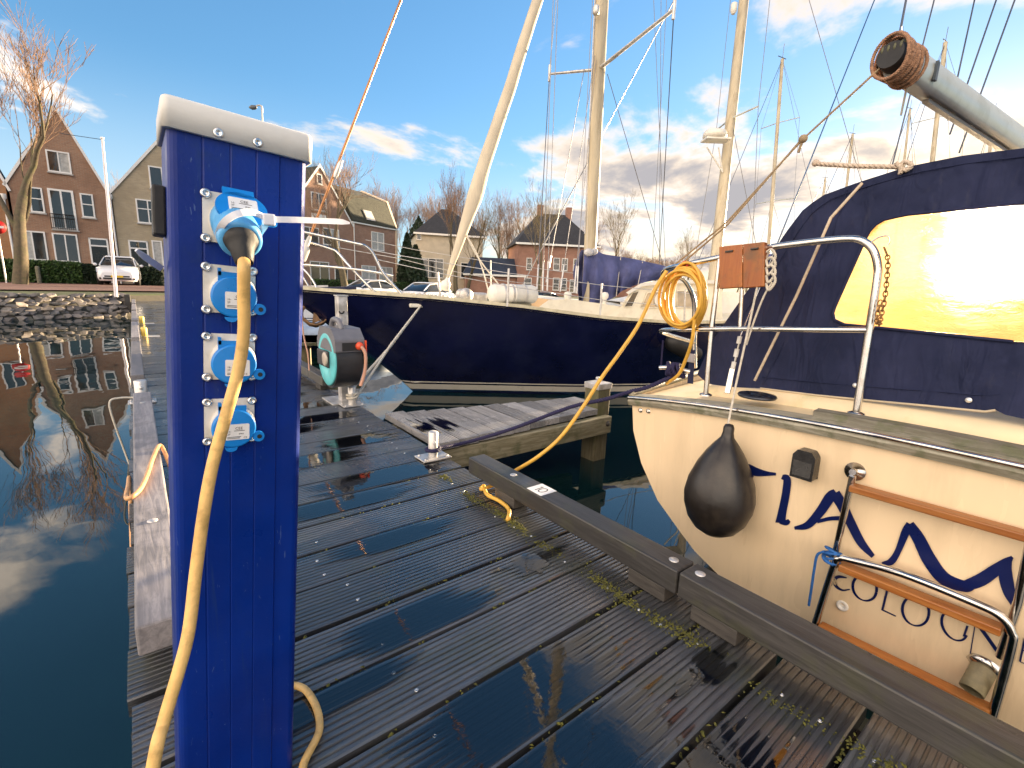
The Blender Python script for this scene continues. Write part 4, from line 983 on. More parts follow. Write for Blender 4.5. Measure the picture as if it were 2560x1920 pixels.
hl.add(hrow(-1.62, 1) + hrow(-1.62, -1)[::-1], [tuple(range(20))])
hl.add(hrow(6.2, 1) + hrow(6.2, -1)[::-1], [tuple(range(20))])
hull_o = hl.build('hull', navy, ketch, fix=True)
# painted bands: white stripe and blue boot top, a hair proud of the plating
def band(z0, z1, mat, name, off):
    mb = MB(); rows = []
    for s in np.linspace(.02 if z0 < -.3 else .02, 6.1, 40):
        zd = ip(dz_, s); d, w_ = ip(dh, s), ip(wh, s); r = []
        for z in (z0, z1):
            g = (z - WZ) / (zd - WZ); r.append(nb(s - .0, (w_ + (d - w_) * max(0, g) ** .85) + off, z))
        rows.append(r)
    mb.grid(rows); return mb.build(name, mat, ketch)
# stem of the band must meet the sloping bow
def band2(z0, z1, mat, name, off):
    mb = MB(); rows = []
    for q in np.linspace(0, 1, 46) ** 1.4:
        r = []
        for z in (z0, z1):
            s0 = -1.5 * ((z - WZ) / 1.25) ** (1 / .92); s = s0 + (6.1 - s0) * q
            zd = ip(dz_, s); d, w_ = ip(dh, s), ip(wh, s)
            if s < 0: kz = keel_z(s); ww = d * max(0, (z - kz) / (zd - kz)) ** .75
            else: ww = w_ + (d - w_) * max(0, (z - WZ) / (zd - WZ)) ** .85
            r.append(nb(s, ww + off, z))
        rows.append(r)
    mb.grid(rows); return mb.build(name, mat, ketch)
band2(-.405, -.325, whitep, 'boot_stripe', .005); band2(-.302, -.285, whitep, 'pin_stripe', .005); band2(-.449, -.405, boot, 'boot_top', .004)
# deck, cap rail
mb = MB(); mb.grid([[nb(s, ip(dh, s) * k, ip(dz_, s) - .03 + .02 * (1 - k * k)) for k in np.linspace(-1, 1, 9)] for s in ss]); mb.build('deck', offw, ketch)
for sg in (1, -1):
    P = [nb(s, sg * (ip(dh, s) - .01), ip(dz_, s) + .012) for s in ss]
    rows = [[p + nw * (sg * a) + V(0, 0, b) for a, b in ((.028, -.02), (.028, .016), (-.03, .016), (-.03, -.02))] for p in P]
    mb = MB(); mb.grid(rows, False, True); mb.build('cap_rail', pm('mossy_cream_rail', (.60, .55, .40), .5, 0, .15, 8, .1, 40, dirt=((.28, .27, .12), .5, 9.)) if sg == 1 else MATS['mossy_cream_rail'], ketch)
# bow pulpit
pu = lambda pts, r=.016, nm='pulpit_rail': MB().tube(smoothline(pts, 5), r, 9).build(nm, steel, ketch)
def side(x, y): # pixel on the near gunwale plane
    return nc(x, y, .45)
pu([nc(600, 492, .0), nc(660, 502, .12), nc(710, 513, .25), nc(770, 526, .40), nc(790, 532, .42), nc(806, 548, .43), nc(828, 590, .45), nc(868, 636, .5)])
pu([nc(600, 506, -.1), nc(650, 518, -.1), nc(715, 538, -.05), nc(730, 546, 0), nc(755, 575, .1), nc(800, 622, .2), nc(812, 632, .2)])
pu([nc(640, 571, .0), nc(720, 577, .15), nc(800, 586, .3), nc(850, 596, .42)])
pu([nc(652, 578, .0), nc(668, 595, .05), nc(682, 618, .1), nc(685, 640, .12)], .012)
pu([nc(640, 580, -.1), nc(655, 600, -.1), nc(668, 622, -.08), nc(672, 636, -.08)], .012)
MB().bar(nb(-1.9, 0, .80), nb(-.7, 0, .87), .30, .035).build('bowsprit', navy, ketch, bevel=.008)
MB().bar(nb(-1.9, .0, .83), nb(-1.0, .0, .875), .05, .03).build('bow_roller', galv, ketch)
# lifelines and stanchions on the near side
def gun(x, y): return nc(x, y, .95)
for a, b in (((945, 588), (952, 646)), ((1099, 580), (1096, 662)), ((1300, 612), (1296, 690)), ((1480, 625), (1478, 700))):
    w_ = .75 if a[0] < 1000 else 1.2
    MB().tube([nc(*b, w_), nc(*a, w_)], .0125, 8).build('stanchion', galv, ketch)
for pts in (((800, 540, .42), (864, 552, .5), (947, 566, .75), (1099, 590, 1.2), (1300, 616, 1.2), (1490, 634, 1.2)), ((812, 560, .42), (948, 590, .75), (1098, 618, 1.2), (1298, 648, 1.2), (1490, 664, 1.2)),
            ((790, 518, -.42), (900, 540, -.6), (1080, 569, -1.1), (1298, 598, -1.3), (1480, 612, -1.3)), ((730, 535, -.3), (860, 558, -.5), (948, 580, -.8), (1083, 606, -1.1), (1290, 630, -1.3))):
    MB().tube([nc(x, y, w_) for x, y, w_ in pts], .0045, 5).build('lifeline', galv, ketch)
for x, y0, y1 in ((1060, 562, 628), (1255, 588, 652)): MB().tube([nc(x, y1, -1.1), nc(x, y0, -1.1)], .011, 7).build('stanchion', galv, ketch)
# anchor under the bow
anc = thing('anchor', 'rusty plough anchor hanging from the navy bow', 'anchor', nc(680, 690, .0))
rust = pm('rusty_steel', (.24, .14, .075), .6, .4, .35, 14, .3, 60)
w0 = .02
MB().tube(smoothline([nc(726, 652, w0), nc(690, 640, w0), nc(672, 650, w0), nc(652, 668, w0), nc(650, 690, w0)], 5), .026, 8).build('shank', rust, anc)
rows = []
for (x, y), wd in zip(((648, 672), (654, 690), (668, 702), (684, 705), (700, 698), (712, 684), (718, 672)), (.03, .06, .08, .085, .07, .045, .01)):
    c = nc(x, y, w0); rows.append([c + nw * wd + V(0, 0, .02), c + nw * .0 + V(0, 0, -.015), c - nw * wd + V(0, 0, .02)])
MB().grid(rows).build('fluke', rust, anc, thick=.014)
MB().add([nc(678, 670, .05), nc(692, 692, .05), nc(674, 700, .05), nc(678, 670, .03), nc(692, 692, .03), nc(674, 700, .03)], [(0, 1, 2), (5, 4, 3), (0, 3, 4, 1), (1, 4, 5, 2), (2, 5, 3, 0)]).build('horn', rust, anc)
# furling gear: outer forestay and the rolled inner sail
fs = thing('forestay', 'bronze coloured outer forestay rising from the navy bow', 'stay', nc(655, 560))
fa, fb_ = nc(660, 535), nc(866, 0); fd = (fb_ - fa).normalized()
MB().tube([fa, fa + fd * 9], .0145, 8).build('rod', pm('bronze_rod', (.34, .16, .07), .35, .75, .2, 12), fs)
MB().lathe([(.05, -.15), (.055, -.13), (.055, -.02), (.05, 0), (.03, .02), (.022, .12), (.016, .14)], fa, fd, 18).build('furler_drum', whitep, fs)
k2 = nc(731, 363); MB().lathe([(.02, -.12), (.03, -.08), (.03, .04), (.022, .08), (.016, .1)], k2, fd, 12).build('swivel', galv, fs)
fl = thing('furled_sail', 'cream headsail rolled tight on its stay above the navy foredeck', 'sail', nc(965, 600))
ga, gb = nc(966, 605), nc(1162, 0); gd = (gb - ga).normalized(); Lg = 9.5
sailm = pm('cream_sailcloth', (.60, .52, .39), .8, 0, .1, 6, .3, 18, stretch=(1, 1, .4))
prof = [(.022, 0), (.03, .15), (.045, .3), (.062, .6), (.085, .95), (.098, 1.05), (.10, 1.25), (.088, 1.5), (.080, 2.2), (.072, 3.2), (.060, 5), (.045, 7.5), (.025, Lg)]
mb = MB(); rows = []; uu, vv = perp(gd); cen = lambda t: ga + gd * t
for i in range(70):
    t = Lg * (i / 69) ** 1.3; r = float(np.interp(t, [p[1] for p in prof], [p[0] for p in prof]))
    rows.append([cen(t) + (uu * math.cos(a) + vv * math.sin(a)) * r * (1 + .07 * math.sin(a * 1 + t * 4.0) + .03 * math.sin(3 * a - t * 9)) for a in np.linspace(0, 2 * PI, 15)[:-1]])
mb.grid(rows, True, True); mb.build('rolled_sail', sailm, fl)
MB().lathe([(.03, -.14), (.062, -.12), (.065, -.04), (.03, 0), (.02, .05)], ga, gd, 16).build('furler_drum', whitep, fl)
MB().tube([ga, nb(.5, 0, .82)], .012, 6).build('tack', galv, fl)
sht = MB()
for a in ((1098, 640), (1060, 648)): sht.tube(smoothline([nc(1003, 500), nc(1035, 560, .2), nc(*a, .5)], 4), .009, 5)
sht.build('sheets', rp, fl)
# windlass, chain on deck, liferaft
wl = thing('windlass', 'galvanised anchor windlass on the navy foredeck', 'windlass', nc(1000, 650, .3))
q = nc(1003, 637, .35); MB().lathe([(.05, -.14), (.075, -.12), (.075, -.06), (.05, -.05), (.05, .03), (.085, .045), (.085, .085), (.05, .10), (.03, .12), (.0001, .12)], q, nw, 20).build('drum', galv, wl)
q2 = nc(1030, 640, .1); MB().box(-.12, .12, -.1, .1, -.10, .05, lambda p: q2 + na * p.x + nw * p.y + V(0, 0, p.z)).build('housing', galv, wl, bevel=.03)
ac = thing('anchor_chain', 'galvanised anchor chain laid along the navy foredeck', 'chain', nc(900, 640, .3))
P = smoothline([nc(760, 630, .05), nc(850, 634, .25), nc(930, 637, .4), nc(985, 640, .42)], 14)
for i in range(len(P) - 1):
    a, b = P[i], P[i + 1]; d = (b - a).normalized(); sd = V(0, 0, 1) if i % 2 else nw; c = (a + b) / 2; L = (b - a).length * .62
    MB().tube([c + d * (L * math.cos(t)) + sd * (.016 * math.sin(t)) for t in np.linspace(0, 2 * PI, 9)[:-1]], .006, 4, closed=True).build('link', galv, ac)
lr = thing('liferaft', 'white liferaft canister strapped on the navy side deck', 'liferaft', nc(1108, 655, .6))
A, B = nc(1056, 634, .55), nc(1158, 636, .55); d = (B - A).normalized(); L = (B - A).length; cz = .12
MB().lathe([(.0001, 0), (.07, .004), (.105, .03), (.118, .07), (.120, L * .49), (.124, L * .495), (.124, L * .505), (.120, L * .51), (.118, L - .07), (.105, L - .03), (.07, L - .004), (.0001, L)], A, d, 28).build('canister', whitep, lr)
for f in (.28, .45, .72): MB().lathe([(.126, -.012), (.127, 0), (.126, .012)], A + d * L * f, d, 24).build('strap', galv, lr)
MB().bar(A + d * .12 + V(0, 0, -.13), B - d * .12 + V(0, 0, -.13), .22, .03).build('cradle', oldwood, lr)
# main mast
mm_ = thing('main_mast', 'weathered cream main mast of the navy ketch with spreaders and shrouds', 'mast', nc(1273, 640))
ma, mt = nc(1270, 640), nc(1300, 0); md = (mt - ma).normalized()
mast_prof = [(a * .10, b * .075) for a, b in ((math.cos(t), math.sin(t)) for t in np.linspace(0, 2 * PI, 21)[:-1])]
MB().prism(mast_prof, lambda a, b, t: ma + md * t + na * a + nw * b, -.15, 12.5, True).build('pole', mastm, mm_)
MB().bar(ma + md * .9 - na * .107, ma + md * 12 - na * .107, .02, .012, na).build('sail_track', galv, mm_)
MB().lathe([(.03, 0), (.045, .02), (.045, .09), (.03, .11)], nc(1287, 32, .12), (0, 0, 1), 12).build('deck_light', galv, mm_)
sp1 = nc(1293, 150); tl_, tr2 = nc(1186, 160, 1.0), nc(1455, 22, -1.3)
tl_ = sp1 + (nw * .95 * 1.0 + na * .1); 
spr = []
for tip_px in ((1187, 160), (1456, 20)):
    # spreader tips: same height as the root in the world, reached along the pixel ray
    r = V(*ray(*tip_px)); t = (sp1.z + .10 - CAMH) / r.z; tip = V(0, 0, CAMH) + r * t; spr.append(tip)
    tp = sp1 + (tip - sp1).normalized() * min(1.6, (tip - sp1).length); spr[-1] = tp
    MB().tube([sp1, tp], [.034, .024], 8, flat=.6).build('spreader', galv, mm_)
    MB().tube([tp + V(0, 0, -.10), tp + V(0, 0, .12)], .02, 6).build('spreader_tip', galv, mm_)
wires = [(spr[0], nc(1160, 625, .9)), (spr[0] + V(0, 0, .1), ma + md * 12), (spr[1], nc(1420, 640, -1.2)), (spr[1] + V(0, 0, .1), ma + md * 12),
         (nc(1195, 0, .7), nc(1172, 628, .95)), (nc(1205, 0, .6), nc(1182, 628, .95)), (nc(1285, 120, .1), nc(1210, 630, .9)), (nc(1288, 130, .1), nc(1240, 632, .9)), (nc(1280, 0, .3), nc(1246, 634, .9)),
         (nc(1312, 160), nc(1452, 640, -.6)), (nc(1412, 0, -.9), nc(1440, 630, -1.1)), (nc(1428, 0, -.9), nc(1424, 632, -1.2)), (nc(1440, 0, -.9), nc(1405, 640, -1.2)), (nc(1262, 150, .2), nc(1180, 610, .9))]
for a, b in wires:
    d = (a - b).normalized(); MB().tube([b, a + d * (0 if a in spr else .0)], .0056, 4).build('shroud', wirem, mm_)
    MB().tube([b, b + d * .35], .011, 6).build('turnbuckle', galv, mm_)
MB().tube([nc(1270, 300, .1), nc(1268, 560, .1)], .006, 5).build('halyard', rp, mm_)
# boom in its sail cover
sb = thing('covered_mainsail', 'blue fabric sail cover draped over the boom of the navy ketch', 'sail cover', nc(1350, 600))
covm = pm('faded_blue_cover', (.075, .085, .20), .75, 0, .3, 4, .7, 9, spec=.3)
tops_ = [(1262, 540), (1285, 538), (1302, 548), (1330, 553), (1362, 558), (1400, 566), (1440, 576), (1470, 590)]
bots_ = [(1256, 655), (1272, 662), (1300, 655), (1330, 640), (1345, 628), (1385, 612), (1425, 604), (1465, 600)]
L0 = smoothline([V(x, y, 0) for x, y in tops_], 5); L1 = smoothline([V(x, y, 0) for x, y in bots_], 5); rows = []
for f in np.linspace(0, 1, 9):
    rows.append([nc(a.x + (b.x - a.x) * f, a.y + (b.y - a.y) * f, (.03 + .10 * math.sin(PI * min(1, f * 1.2)) ** .6) + .095 * math.sin(i * .95 + f * 2.2) * f + .025 * math.sin(i * 2.3 - f * 4) * f) for i, (a, b) in enumerate(zip(L0, L1))])
back = [[p - nw * (.08 + .18 * math.sin(PI * min(1, k / 8 * 1.2))) for p in r] for k, r in enumerate(rows)]
mb = MB(); mb.grid(rows); mb.grid(back); mb.build('cover', covm, sb, fix=True)
MB().tube([nc(1265, 556), nc(1480, 592)], .05, 10).build('boom_spar', alu, sb)
sn = nc(1272, 545, .12); mb = MB(); mb.ball(sn, .07, 10, 1.2, 1, .8); mb.ball(sn + na * .1 + V(0, 0, .02), .05, 8); mb.build('sail_head', pm('grey_sail', (.5, .5, .52), .8, 0, .2, 20, .5, 40), sb)
for x in (1345, 1392): MB().tube([nc(x - 4, 556 + (x - 1345) * .2, .06), nc(x - 14, 640 - (x - 1345) * .5, .15)], .006, 5).build('tie', rp, sb)
# wheelhouse
wh_ = thing('wheelhouse', 'low cream wheelhouse with a sloping windscreen on the navy ketch', 'wheelhouse', nc(1430, 690, .2))
def pxz(pts, w_): return [nc(x, y, w_) for x, y in pts]
pro = [(1300, 690), (1340, 664), (1362, 628), (1385, 617), (1440, 610), (1560, 612), (1560, 700), (1420, 700)]
MB().prism(pro, lambda a, b, t: nc(a, b, t), -.75, .75).build('walls', offw, wh_, bevel=.02)
MB().prism([(1352, 632), (1384, 612), (1440, 604), (1570, 606), (1570, 613), (1440, 612), (1386, 619), (1358, 636)], lambda a, b, t: nc(a, b, t), -.82, .82).build('roof', whitep, wh_, bevel=.015)
glassd = pm('dark_window_glass', (.03, .04, .05), .04, 0, .2, 4, spec=.8)
glasst = pm('tan_window', (.42, .34, .24), .12, 0, .15, 6, spec=.7)
for pts, m_, nmm in (([(1385, 664), (1398, 632), (1450, 628), (1452, 664)], glasst, 'side_window'), ([(1462, 664), (1462, 628), (1520, 628), (1520, 664)], glasst, 'side_window'), ([(1348, 662), (1366, 632), (1380, 630), (1366, 662)], glassd, 'windscreen')):
    f_ = MB().prism(pts, lambda a, b, t: nc(a, b, t), .752, .765).build(nmm, m_, wh_)
    MB().tube([nc(x, y, .765) for x, y in pts], .010, 5, closed=True).build('window_frame', offw, f_)
MB().lathe([(.09, -.012), (.10, 0), (.09, .012)], nc(1425, 648, .775), nw, 24).build('lifebuoy_ring', whitep, wh_)
vt = thing('deck_ventilators', 'pair of white deck ventilators beside the navy main mast', 'ventilator', nc(1235, 660, .4))
for x in (1225, 1305):
    q = nc(x, 660, .5); MB().lathe([(.03, 0), (.03, .08), (.05, .11), (.055, .15), (.04, .18), (.0001, .19)], q, (0, 0, 1), 14).build('cowl', whitep, vt)
ctk = thing('cabin_trunk', 'low cream deck house forward of the navy wheelhouse', 'deck house', nc(1300, 680, .2))
MB().prism([(1165, 662), (1185, 648), (1230, 646), (1340, 662), (1420, 690), (1420, 700), (1180, 672)], lambda a, b, t: nc(a, b, t), -.7, .7).build('trunk', offw, ctk, bevel=.02)
# white fairlead and the two mooring ropes
fr2 = nc(902, 659, .75)
ml = thing('bow_lines', 'pair of off-white mooring ropes from the navy hull to the bollard', 'rope', (1.255, 3.58, .05))
def hullpt(x, y):
    p = None
    for w_ in np.linspace(.2, 1.5, 131):
        q = nc(x, y, w_); s = (q - NS).dot(na); 
        kz = keel_z(s); zd = ip(dz_, s)
        g = (q.z - kz) / (zd - kz) if s < 0 else (q.z - WZ) / (zd - WZ)
        if 0 <= g <= 1.05:
            ww = ip(dh, s) * g ** .75 if s < 0 else ip(wh, s) + (ip(dh, s) - ip(wh, s)) * g ** .85
            if abs(ww - w_) < .012: p = q; break
    return p or nc(x, y, .7)
h0 = hullpt(898, 660)
MB().box(-.075, .075, -.012, .03, -.022, .022, lambda p: h0 + na * p.x + nw * p.y + V(0, 0, p.z)).build('fairlead', whitep, ketch, bevel=.01)
b0_ = V(1.285, 3.58, .06)
for i, (dz2, dx2) in enumerate(((0, 0), (.05, .03))):
    mb = MB(); rope_strands(mb, [h0 + nw * .035 + na * .05, b0_.lerp(h0, .5) + V(.0, 0, -.01 - .012 * i), b0_ + V(-.02 * i, .05 * i, dz2)], .0125, .05, 3, 5); mb.build('line', rp, ml)
mb = MB(); rope_strands(mb, [V(1.255 + .038 * math.cos(t), 3.58 + .038 * math.sin(t), .05 + .004 * t) for t in np.linspace(0, 4 * PI, 26)], .0105, .05); mb.build('turns', rp, ml)
# black fender bundle at the ketch's quarter, rope down to the cream boat
bf = thing('black_fender', 'dark covered fender hanging at the quarter of the navy ketch', 'fender', nc(1475, 760, 1.45))
qa, qb = nc(1445, 735, 1.5), nc(1508, 770, 1.5); d = (qb - qa).normalized(); L = (qb - qa).length
MB().lathe([(.02, -.03), (.07, .0), (.11, .06), (.12, L * .5), (.105, L - .05), (.06, L), (.02, L + .03)], qa, d, 18).build('cover', blackrub, bf)
MB().tube([nc(1432, 735, 1.5), nc(1428, 790, 1.5)], .014, 6).build('lanyard', navyrope, bf)
# ------------------------------------------------------------------ land behind the harbour
grass = pm('grass', (.045, .065, .018), .95, 0, .35, 3, .5, 40, dirt=((.10, .085, .04), .5, 2.))
def brick_mat(name, c1, c2, mort, scale=1.0, bw=.22, bh=.065, vary=.5, axis=None, bump=.4):
    """brickwork in world metres; axis = horizontal direction of the wall"""
    m, n, b = newmat(name); pos = n('NewGeometry').outputs['Position']; s = n('SeparateXYZ', {0: pos})
    if axis is not None: u = n('VectorMath', {0: pos, 1: axis}, operation='DOT_PRODUCT').outputs['Value']; v = s.outputs[2]
    else: u, v = s.outputs[0], s.outputs[1]
    br = n('TexBrick', {'Vector': n('CombineXYZ', {0: u, 1: v, 2: 0.}).outputs[0], 'Color1': c4(c1), 'Color2': c4(c2), 'Mortar': c4(mort), 'Scale': scale, 'Mortar Size': .008, 'Brick Width': bw, 'Row Height': bh, 'Bias': 0.})
    nz = n.noise(pos, .9, 5, .6); cc = n.mix(n.ramp(nz, .35, .7, 0, vary), br.outputs[0], c4(tuple(x * .55 for x in c1)))
    n.set(b.inputs['Base Color'], cc); b.inputs['Roughness'].default_value = .85
    bp = n('Bump', {'Strength': bump, 'Distance': .01, 'Height': br.outputs[1]}); bp.invert = True; n.set(b.inputs['Normal'], bp.outputs[0]); return m
LZ = .27
lnd = MB()
edge = [(-400, 17.5), (-40, 17.5), (-6, 18.2), (-2.6, 19.2), (-.4, 20.6), (1.5, 22.2), (6, 25), (14, 24.5), (24, 20.5), (40, 12), (70, -12), (400, -300)]
zed = [.22, .22, .22, .22, .22, .22, .15, .05, .0, 0, 0, 0]
farp = [(-900, 1400), (-300, 1400), (-60, 1400), (-30, 1400), (-10, 1400), (20, 1400), (60, 1400), (200, 1400), (500, 1400), (900, 1200), (1400, 700), (1400, -300)]
rows = []
for q in (0, .004, .012, .03, .1, .35, 1): rows.append([V(e[0] + (f[0] - e[0]) * q, e[1] + (f[1] - e[1]) * q, z if q == 0 else max(z, .0) * 1.0 + (.05 if q > .002 else 0)) for e, f, z in zip(edge, farp, zed)])
lnd.grid(rows, True); lnd.grid([[V(e[0] - .0, e[1] - .9, -1.2) for e in edge], rows[0]], False)
lnd.build('ground', grass, kind='structure')
paving = brick_mat('street_clinkers', (.20, .085, .065), (.15, .07, .058), (.10, .075, .06), 1.0, .21, .10, .35)
MB().add([(-40, 21.6, .292), (-3, 21.8, .292), (1.6, 23.4, .292), (6.0, 26.6, .292), (6.0, 39, .30), (-40, 39, .30)], [(0, 1, 2, 3, 4, 5)]).build('street', paving, kind='structure')
# stone bank
bank = MB(); bank.grid([[V(e[0], e[1] - .02, .20) for e in edge[:6]], [V(e[0], e[1] - .85, -.75) for e in edge[:6]]], False)
bk_o = bank.build('stone_bank', pm('bank_earth', (.05, .045, .035), .95, 0, .3, 5, .6, 12), kind='structure')
stonem = [pm('basalt_%d' % i, c, .8, 0, .3, 7, .6, 25, dirt=((.12, .12, .06), .4, 6.)) for i, c in enumerate(((.16, .14, .125), (.23, .20, .18), (.11, .10, .10)))]
def rock(seed):
    r = random.Random(seed); import bmesh
    b = bmesh.new(); bmesh.ops.create_icosphere(b, subdivisions=1, radius=1)
    for v in b.verts: v.co = V(max(-.7, min(.7, v.co.x)) * r.uniform(.75, 1.35), max(-.7, min(.7, v.co.y)) * r.uniform(.75, 1.3), max(-.6, min(.45, v.co.z)) * r.uniform(.8, 1.3))
    me = bpy.data.meshes.new('stone'); b.to_mesh(me); b.free(); me.materials.append(stonem[seed % 3]); return me
ROCK = [rock(s) for s in range(6)]
for row in range(7):
    f = row / 6
    for i in range(21):
        x = -4.3 + i * .20 + (row % 2) * .1 + rnd.uniform(-.04, .04)
        if x > -.22: continue
        ye = float(np.interp(x, [e[0] for e in edge[:6]], [e[1] for e in edge[:6]]))
        inst('stone', ROCK[rnd.randrange(6)], bk_o, (x, ye - .05 - .62 * f + rnd.uniform(-.04, .04), .20 - .72 * f + rnd.uniform(-.03, .03)), (rnd.uniform(.4, 1.1), rnd.uniform(-.3, .3), rnd.uniform(-.6, .6)), (rnd.uniform(.13, .22), rnd.uniform(.08, .13), rnd.uniform(.035, .06)))
qw = thing('quay_post', 'dark timber end post where the jetty meets the stone bank', 'post', (-.2, 20.7, 0))
MB().box(-.28, -.12, 20.3, 20.75, -.8, .24).build('timber', joistwood, qw, bevel=.02)

# ------------------------------------------------------------------ houses
wframe = pm('white_window_frame', (.78, .77, .74), .45, 0, .04)
wglass = pm('window_glass', (.018, .02, .022), .03, 0, .3, 1.2, spec=.9)
curtain = pm('net_curtain', (.42, .42, .40), .7, 0, .2, 7)
blackdoor = pm('dark_green_door', (.006, .010, .010), .3, 0, .1)
zinc = pm('zinc_gutter', (.45, .43, .40), .5, .3)
def tile_mat(name, c, axis):
    return brick_mat(name, c, tuple(x * .75 for x in c), tuple(x * .35 for x in c), 1.0, .26, .24, .4, axis, .8)
class Facade:
    """upright plane: along runs to the right as seen from the water, out comes towards the water"""
    def __init__(s, o, ang):
        s.o = V(o); s.al = V(math.cos(ang), math.sin(ang), 0); s.ou = V(math.sin(ang), -math.cos(ang), 0)
    def p(s, a, z, t=0.0): return s.o + s.al * a + s.ou * t + V(0, 0, z)
    def px(s, x, y):
        r = V(*ray(x, y)); o = V(0, 0, CAMH); t = (s.o - o).dot(s.ou) / r.dot(s.ou); q = o + r * t; return (q - s.o).dot(s.al), q.z
def window(F, par, x0, y0, x1, y1, cols=2, rows_=1, split=None, cur=0, name='window', fr=.07):
    a0, zt = F.px(x0, y0); a1, zb = F.px(x1, y1); zt2 = F.px(x1, y0)[1]; a0b = F.px(x0, y1)[0]; a0 = (a0 + a0b) / 2; a1 = (a1 + F.px(x1, y0)[0]) / 2; zt = (zt + zt2) / 2; zb = (zb + F.px(x0, y1)[1]) / 2
    w_ = MB()
    w_.box(a0, a1, zt - fr, zt, .0, .07, lambda p: F.p(p.x, p.y, p.z)) if False else None
    def bx(aa, ab, za, zb_, t0, t1, mb): mb.add([F.p(a, z, t) for a in (aa, ab) for z in (za, zb_) for t in (t0, t1)], [(0, 1, 3, 2), (4, 6, 7, 5), (0, 4, 5, 1), (2, 3, 7, 6), (0, 2, 6, 4), (1, 5, 7, 3)])
    bx(a0, a1, zt - fr, zt, -.05, .06, w_); bx(a0, a1, zb, zb + fr, -.05, .06, w_); bx(a0, a0 + fr, zb + fr, zt - fr, -.05, .06, w_); bx(a1 - fr, a1, zb + fr, zt - fr, -.05, .06, w_)
    o = w_.build(name, wframe, par)
    for i in range(1, cols):
        c = a0 + (a1 - a0) * i / cols; m = MB(); bx(c - fr * .4, c + fr * .4, zb + fr, zt - fr, -.05, .055, m); m.build('mullion', wframe, o)
    if split is not None:
        z = zb + (zt - zb) * split; m = MB(); bx(a0 + fr, a1 - fr, z - fr * .4, z + fr * .4, -.05, .05, m); m.build('transom_bar', wframe, o)
    for i in range(cols):
        p0 = a0 + (a1 - a0) * i / cols; p1 = a0 + (a1 - a0) * (i + 1) / cols
        m = MB(); bx(p0 + .02, p1 - .02, zb + .02, zt - .02, -.03, .020, m); m.build('pane', curtain if (cur >> i) & 1 else wglass, o)
    m = MB(); bx(a0 - .05, a1 + .05, zb - .07, zb - .005, .0, .11, m); m.build('sill', zinc, o)
    return o
def door(F, par, x0, y0, x1, zb):
    a0, zt = F.px(x0, y0); a1, _ = F.px(x1, y0)
    def bx(aa, ab, za, zb_, t0, t1, mb): mb.add([F.p(a, z, t) for a in (aa, ab) for z in (za, zb_) for t in (t0, t1)], [(0, 1, 3, 2), (4, 6, 7, 5), (0, 4, 5, 1), (2, 3, 7, 6), (0, 2, 6, 4), (1, 5, 7, 3)]); return mb
    d = bx(a0 + .08, a1 - .08, zb, zb + 2.05, -.02, .03, MB()).build('door', blackdoor, par)
    f = MB(); bx(a0, a0 + .08, zb, zt, -.02, .05, f); bx(a1 - .08, a1, zb, zt, -.02, .05, f); bx(a0, a1, zt - .08, zt, -.02, .05, f); bx(a0 + .08, a1 - .08, zb + 2.05, zb + 2.13, -.02, .05, f); f.build('frame', wframe, d)
    bx(a0 + .08, a1 - .08, zb + 2.13, zt - .08, -.02, .015, MB()).build('fanlight', wglass, d)
    bx((a0 + a1) / 2 - .14, (a0 + a1) / 2 + .14, zb + 1.0, zb + 1.05, .03, .04, MB()).build('letter_slot', wframe, d)
    return d
def gable_house(name, label, F, apex, el, er, zb, wallm, roofm, depth, group=None, ext=0):
    """apex, el, er: pixel corners of the gable; returns the thing"""
    t = thing(name, label, 'house', F.p((F.px(*el)[0] + F.px(*er)[0]) / 2, zb), group)
    aa, za = F.px(*apex); al, zl = F.px(*el); ar, zr_ = F.px(*er); ze = (zl + zr_) / 2
    pol = [(al, zb), (ar, zb), (ar, ze), (aa, za), (al, ze)]
    MB().prism(pol, lambda a, b, q: F.p(a, b, q), -depth, 0).build('wall', wallm, t)
    for s_, ax_ in ((-1, al), (1, ar)):
        nrm = V(-(za - ze) * (1 if s_ > 0 else -1) * -1, abs(ax_ - aa), 0)
        d2 = V(ax_ - aa, ze - za, 0).normalized(); up = V(-d2.y, d2.x, 0) if s_ > 0 else V(d2.y, -d2.x, 0)
        A, B = V(aa, za, 0), V(ax_, ze, 0) + d2 * .25; th_ = .06
        MB().prism([(A.x, A.y), (B.x, B.y), (B.x + up.x * th_, B.y + up.y * th_), (A.x + up.x * th_ * 0, A.y + th_ * 1.2)], lambda a, b, q: F.p(a, b, q), -depth - .1, .04).build('roof', roofm, t)
        MB().prism([(A.x, A.y - .02), (B.x, B.y - .02), (B.x + up.x * .11, B.y + up.y * .11), (A.x, A.y + .24)], lambda a, b, q: F.p(a, b, q), .042, .09).build('bargeboard', wframe, t)
    return t
FA = math.radians(4)
F1 = Facade(at(130, 585, Y=37), FA); F1.o.z = 0
br_brown = brick_mat('brown_brick', (.36, .195, .12), (.28, .15, .095), (.34, .28, .21), 1.0, axis=tuple(F1.al))
br_tan = brick_mat('tan_brick', (.46, .38, .25), (.37, .31, .21), (.42, .36, .28), 1.0, axis=tuple(F1.al))
br_or = brick_mat('orange_brick', (.42, .20, .085), (.36, .16, .07), (.3, .22, .14), 1.0, axis=tuple(F1.al))
tiled = tile_mat('dark_roof_tiles', (.045, .042, .04), tuple(F1.al))
GZ = .30
h1 = gable_house('gabled_house', 'brown brick gabled house with french balcony and white windows', F1, (120, 238), (14, 378), (234, 432), GZ, br_brown, tiled, 10)
window(F1, h1, 101, 327, 152, 373, 2, cur=2)
window(F1, h1, 63, 405, 94, 459, 1, split=.55); window(F1, h1, 175, 419, 203, 470, 1, split=.55, cur=0)
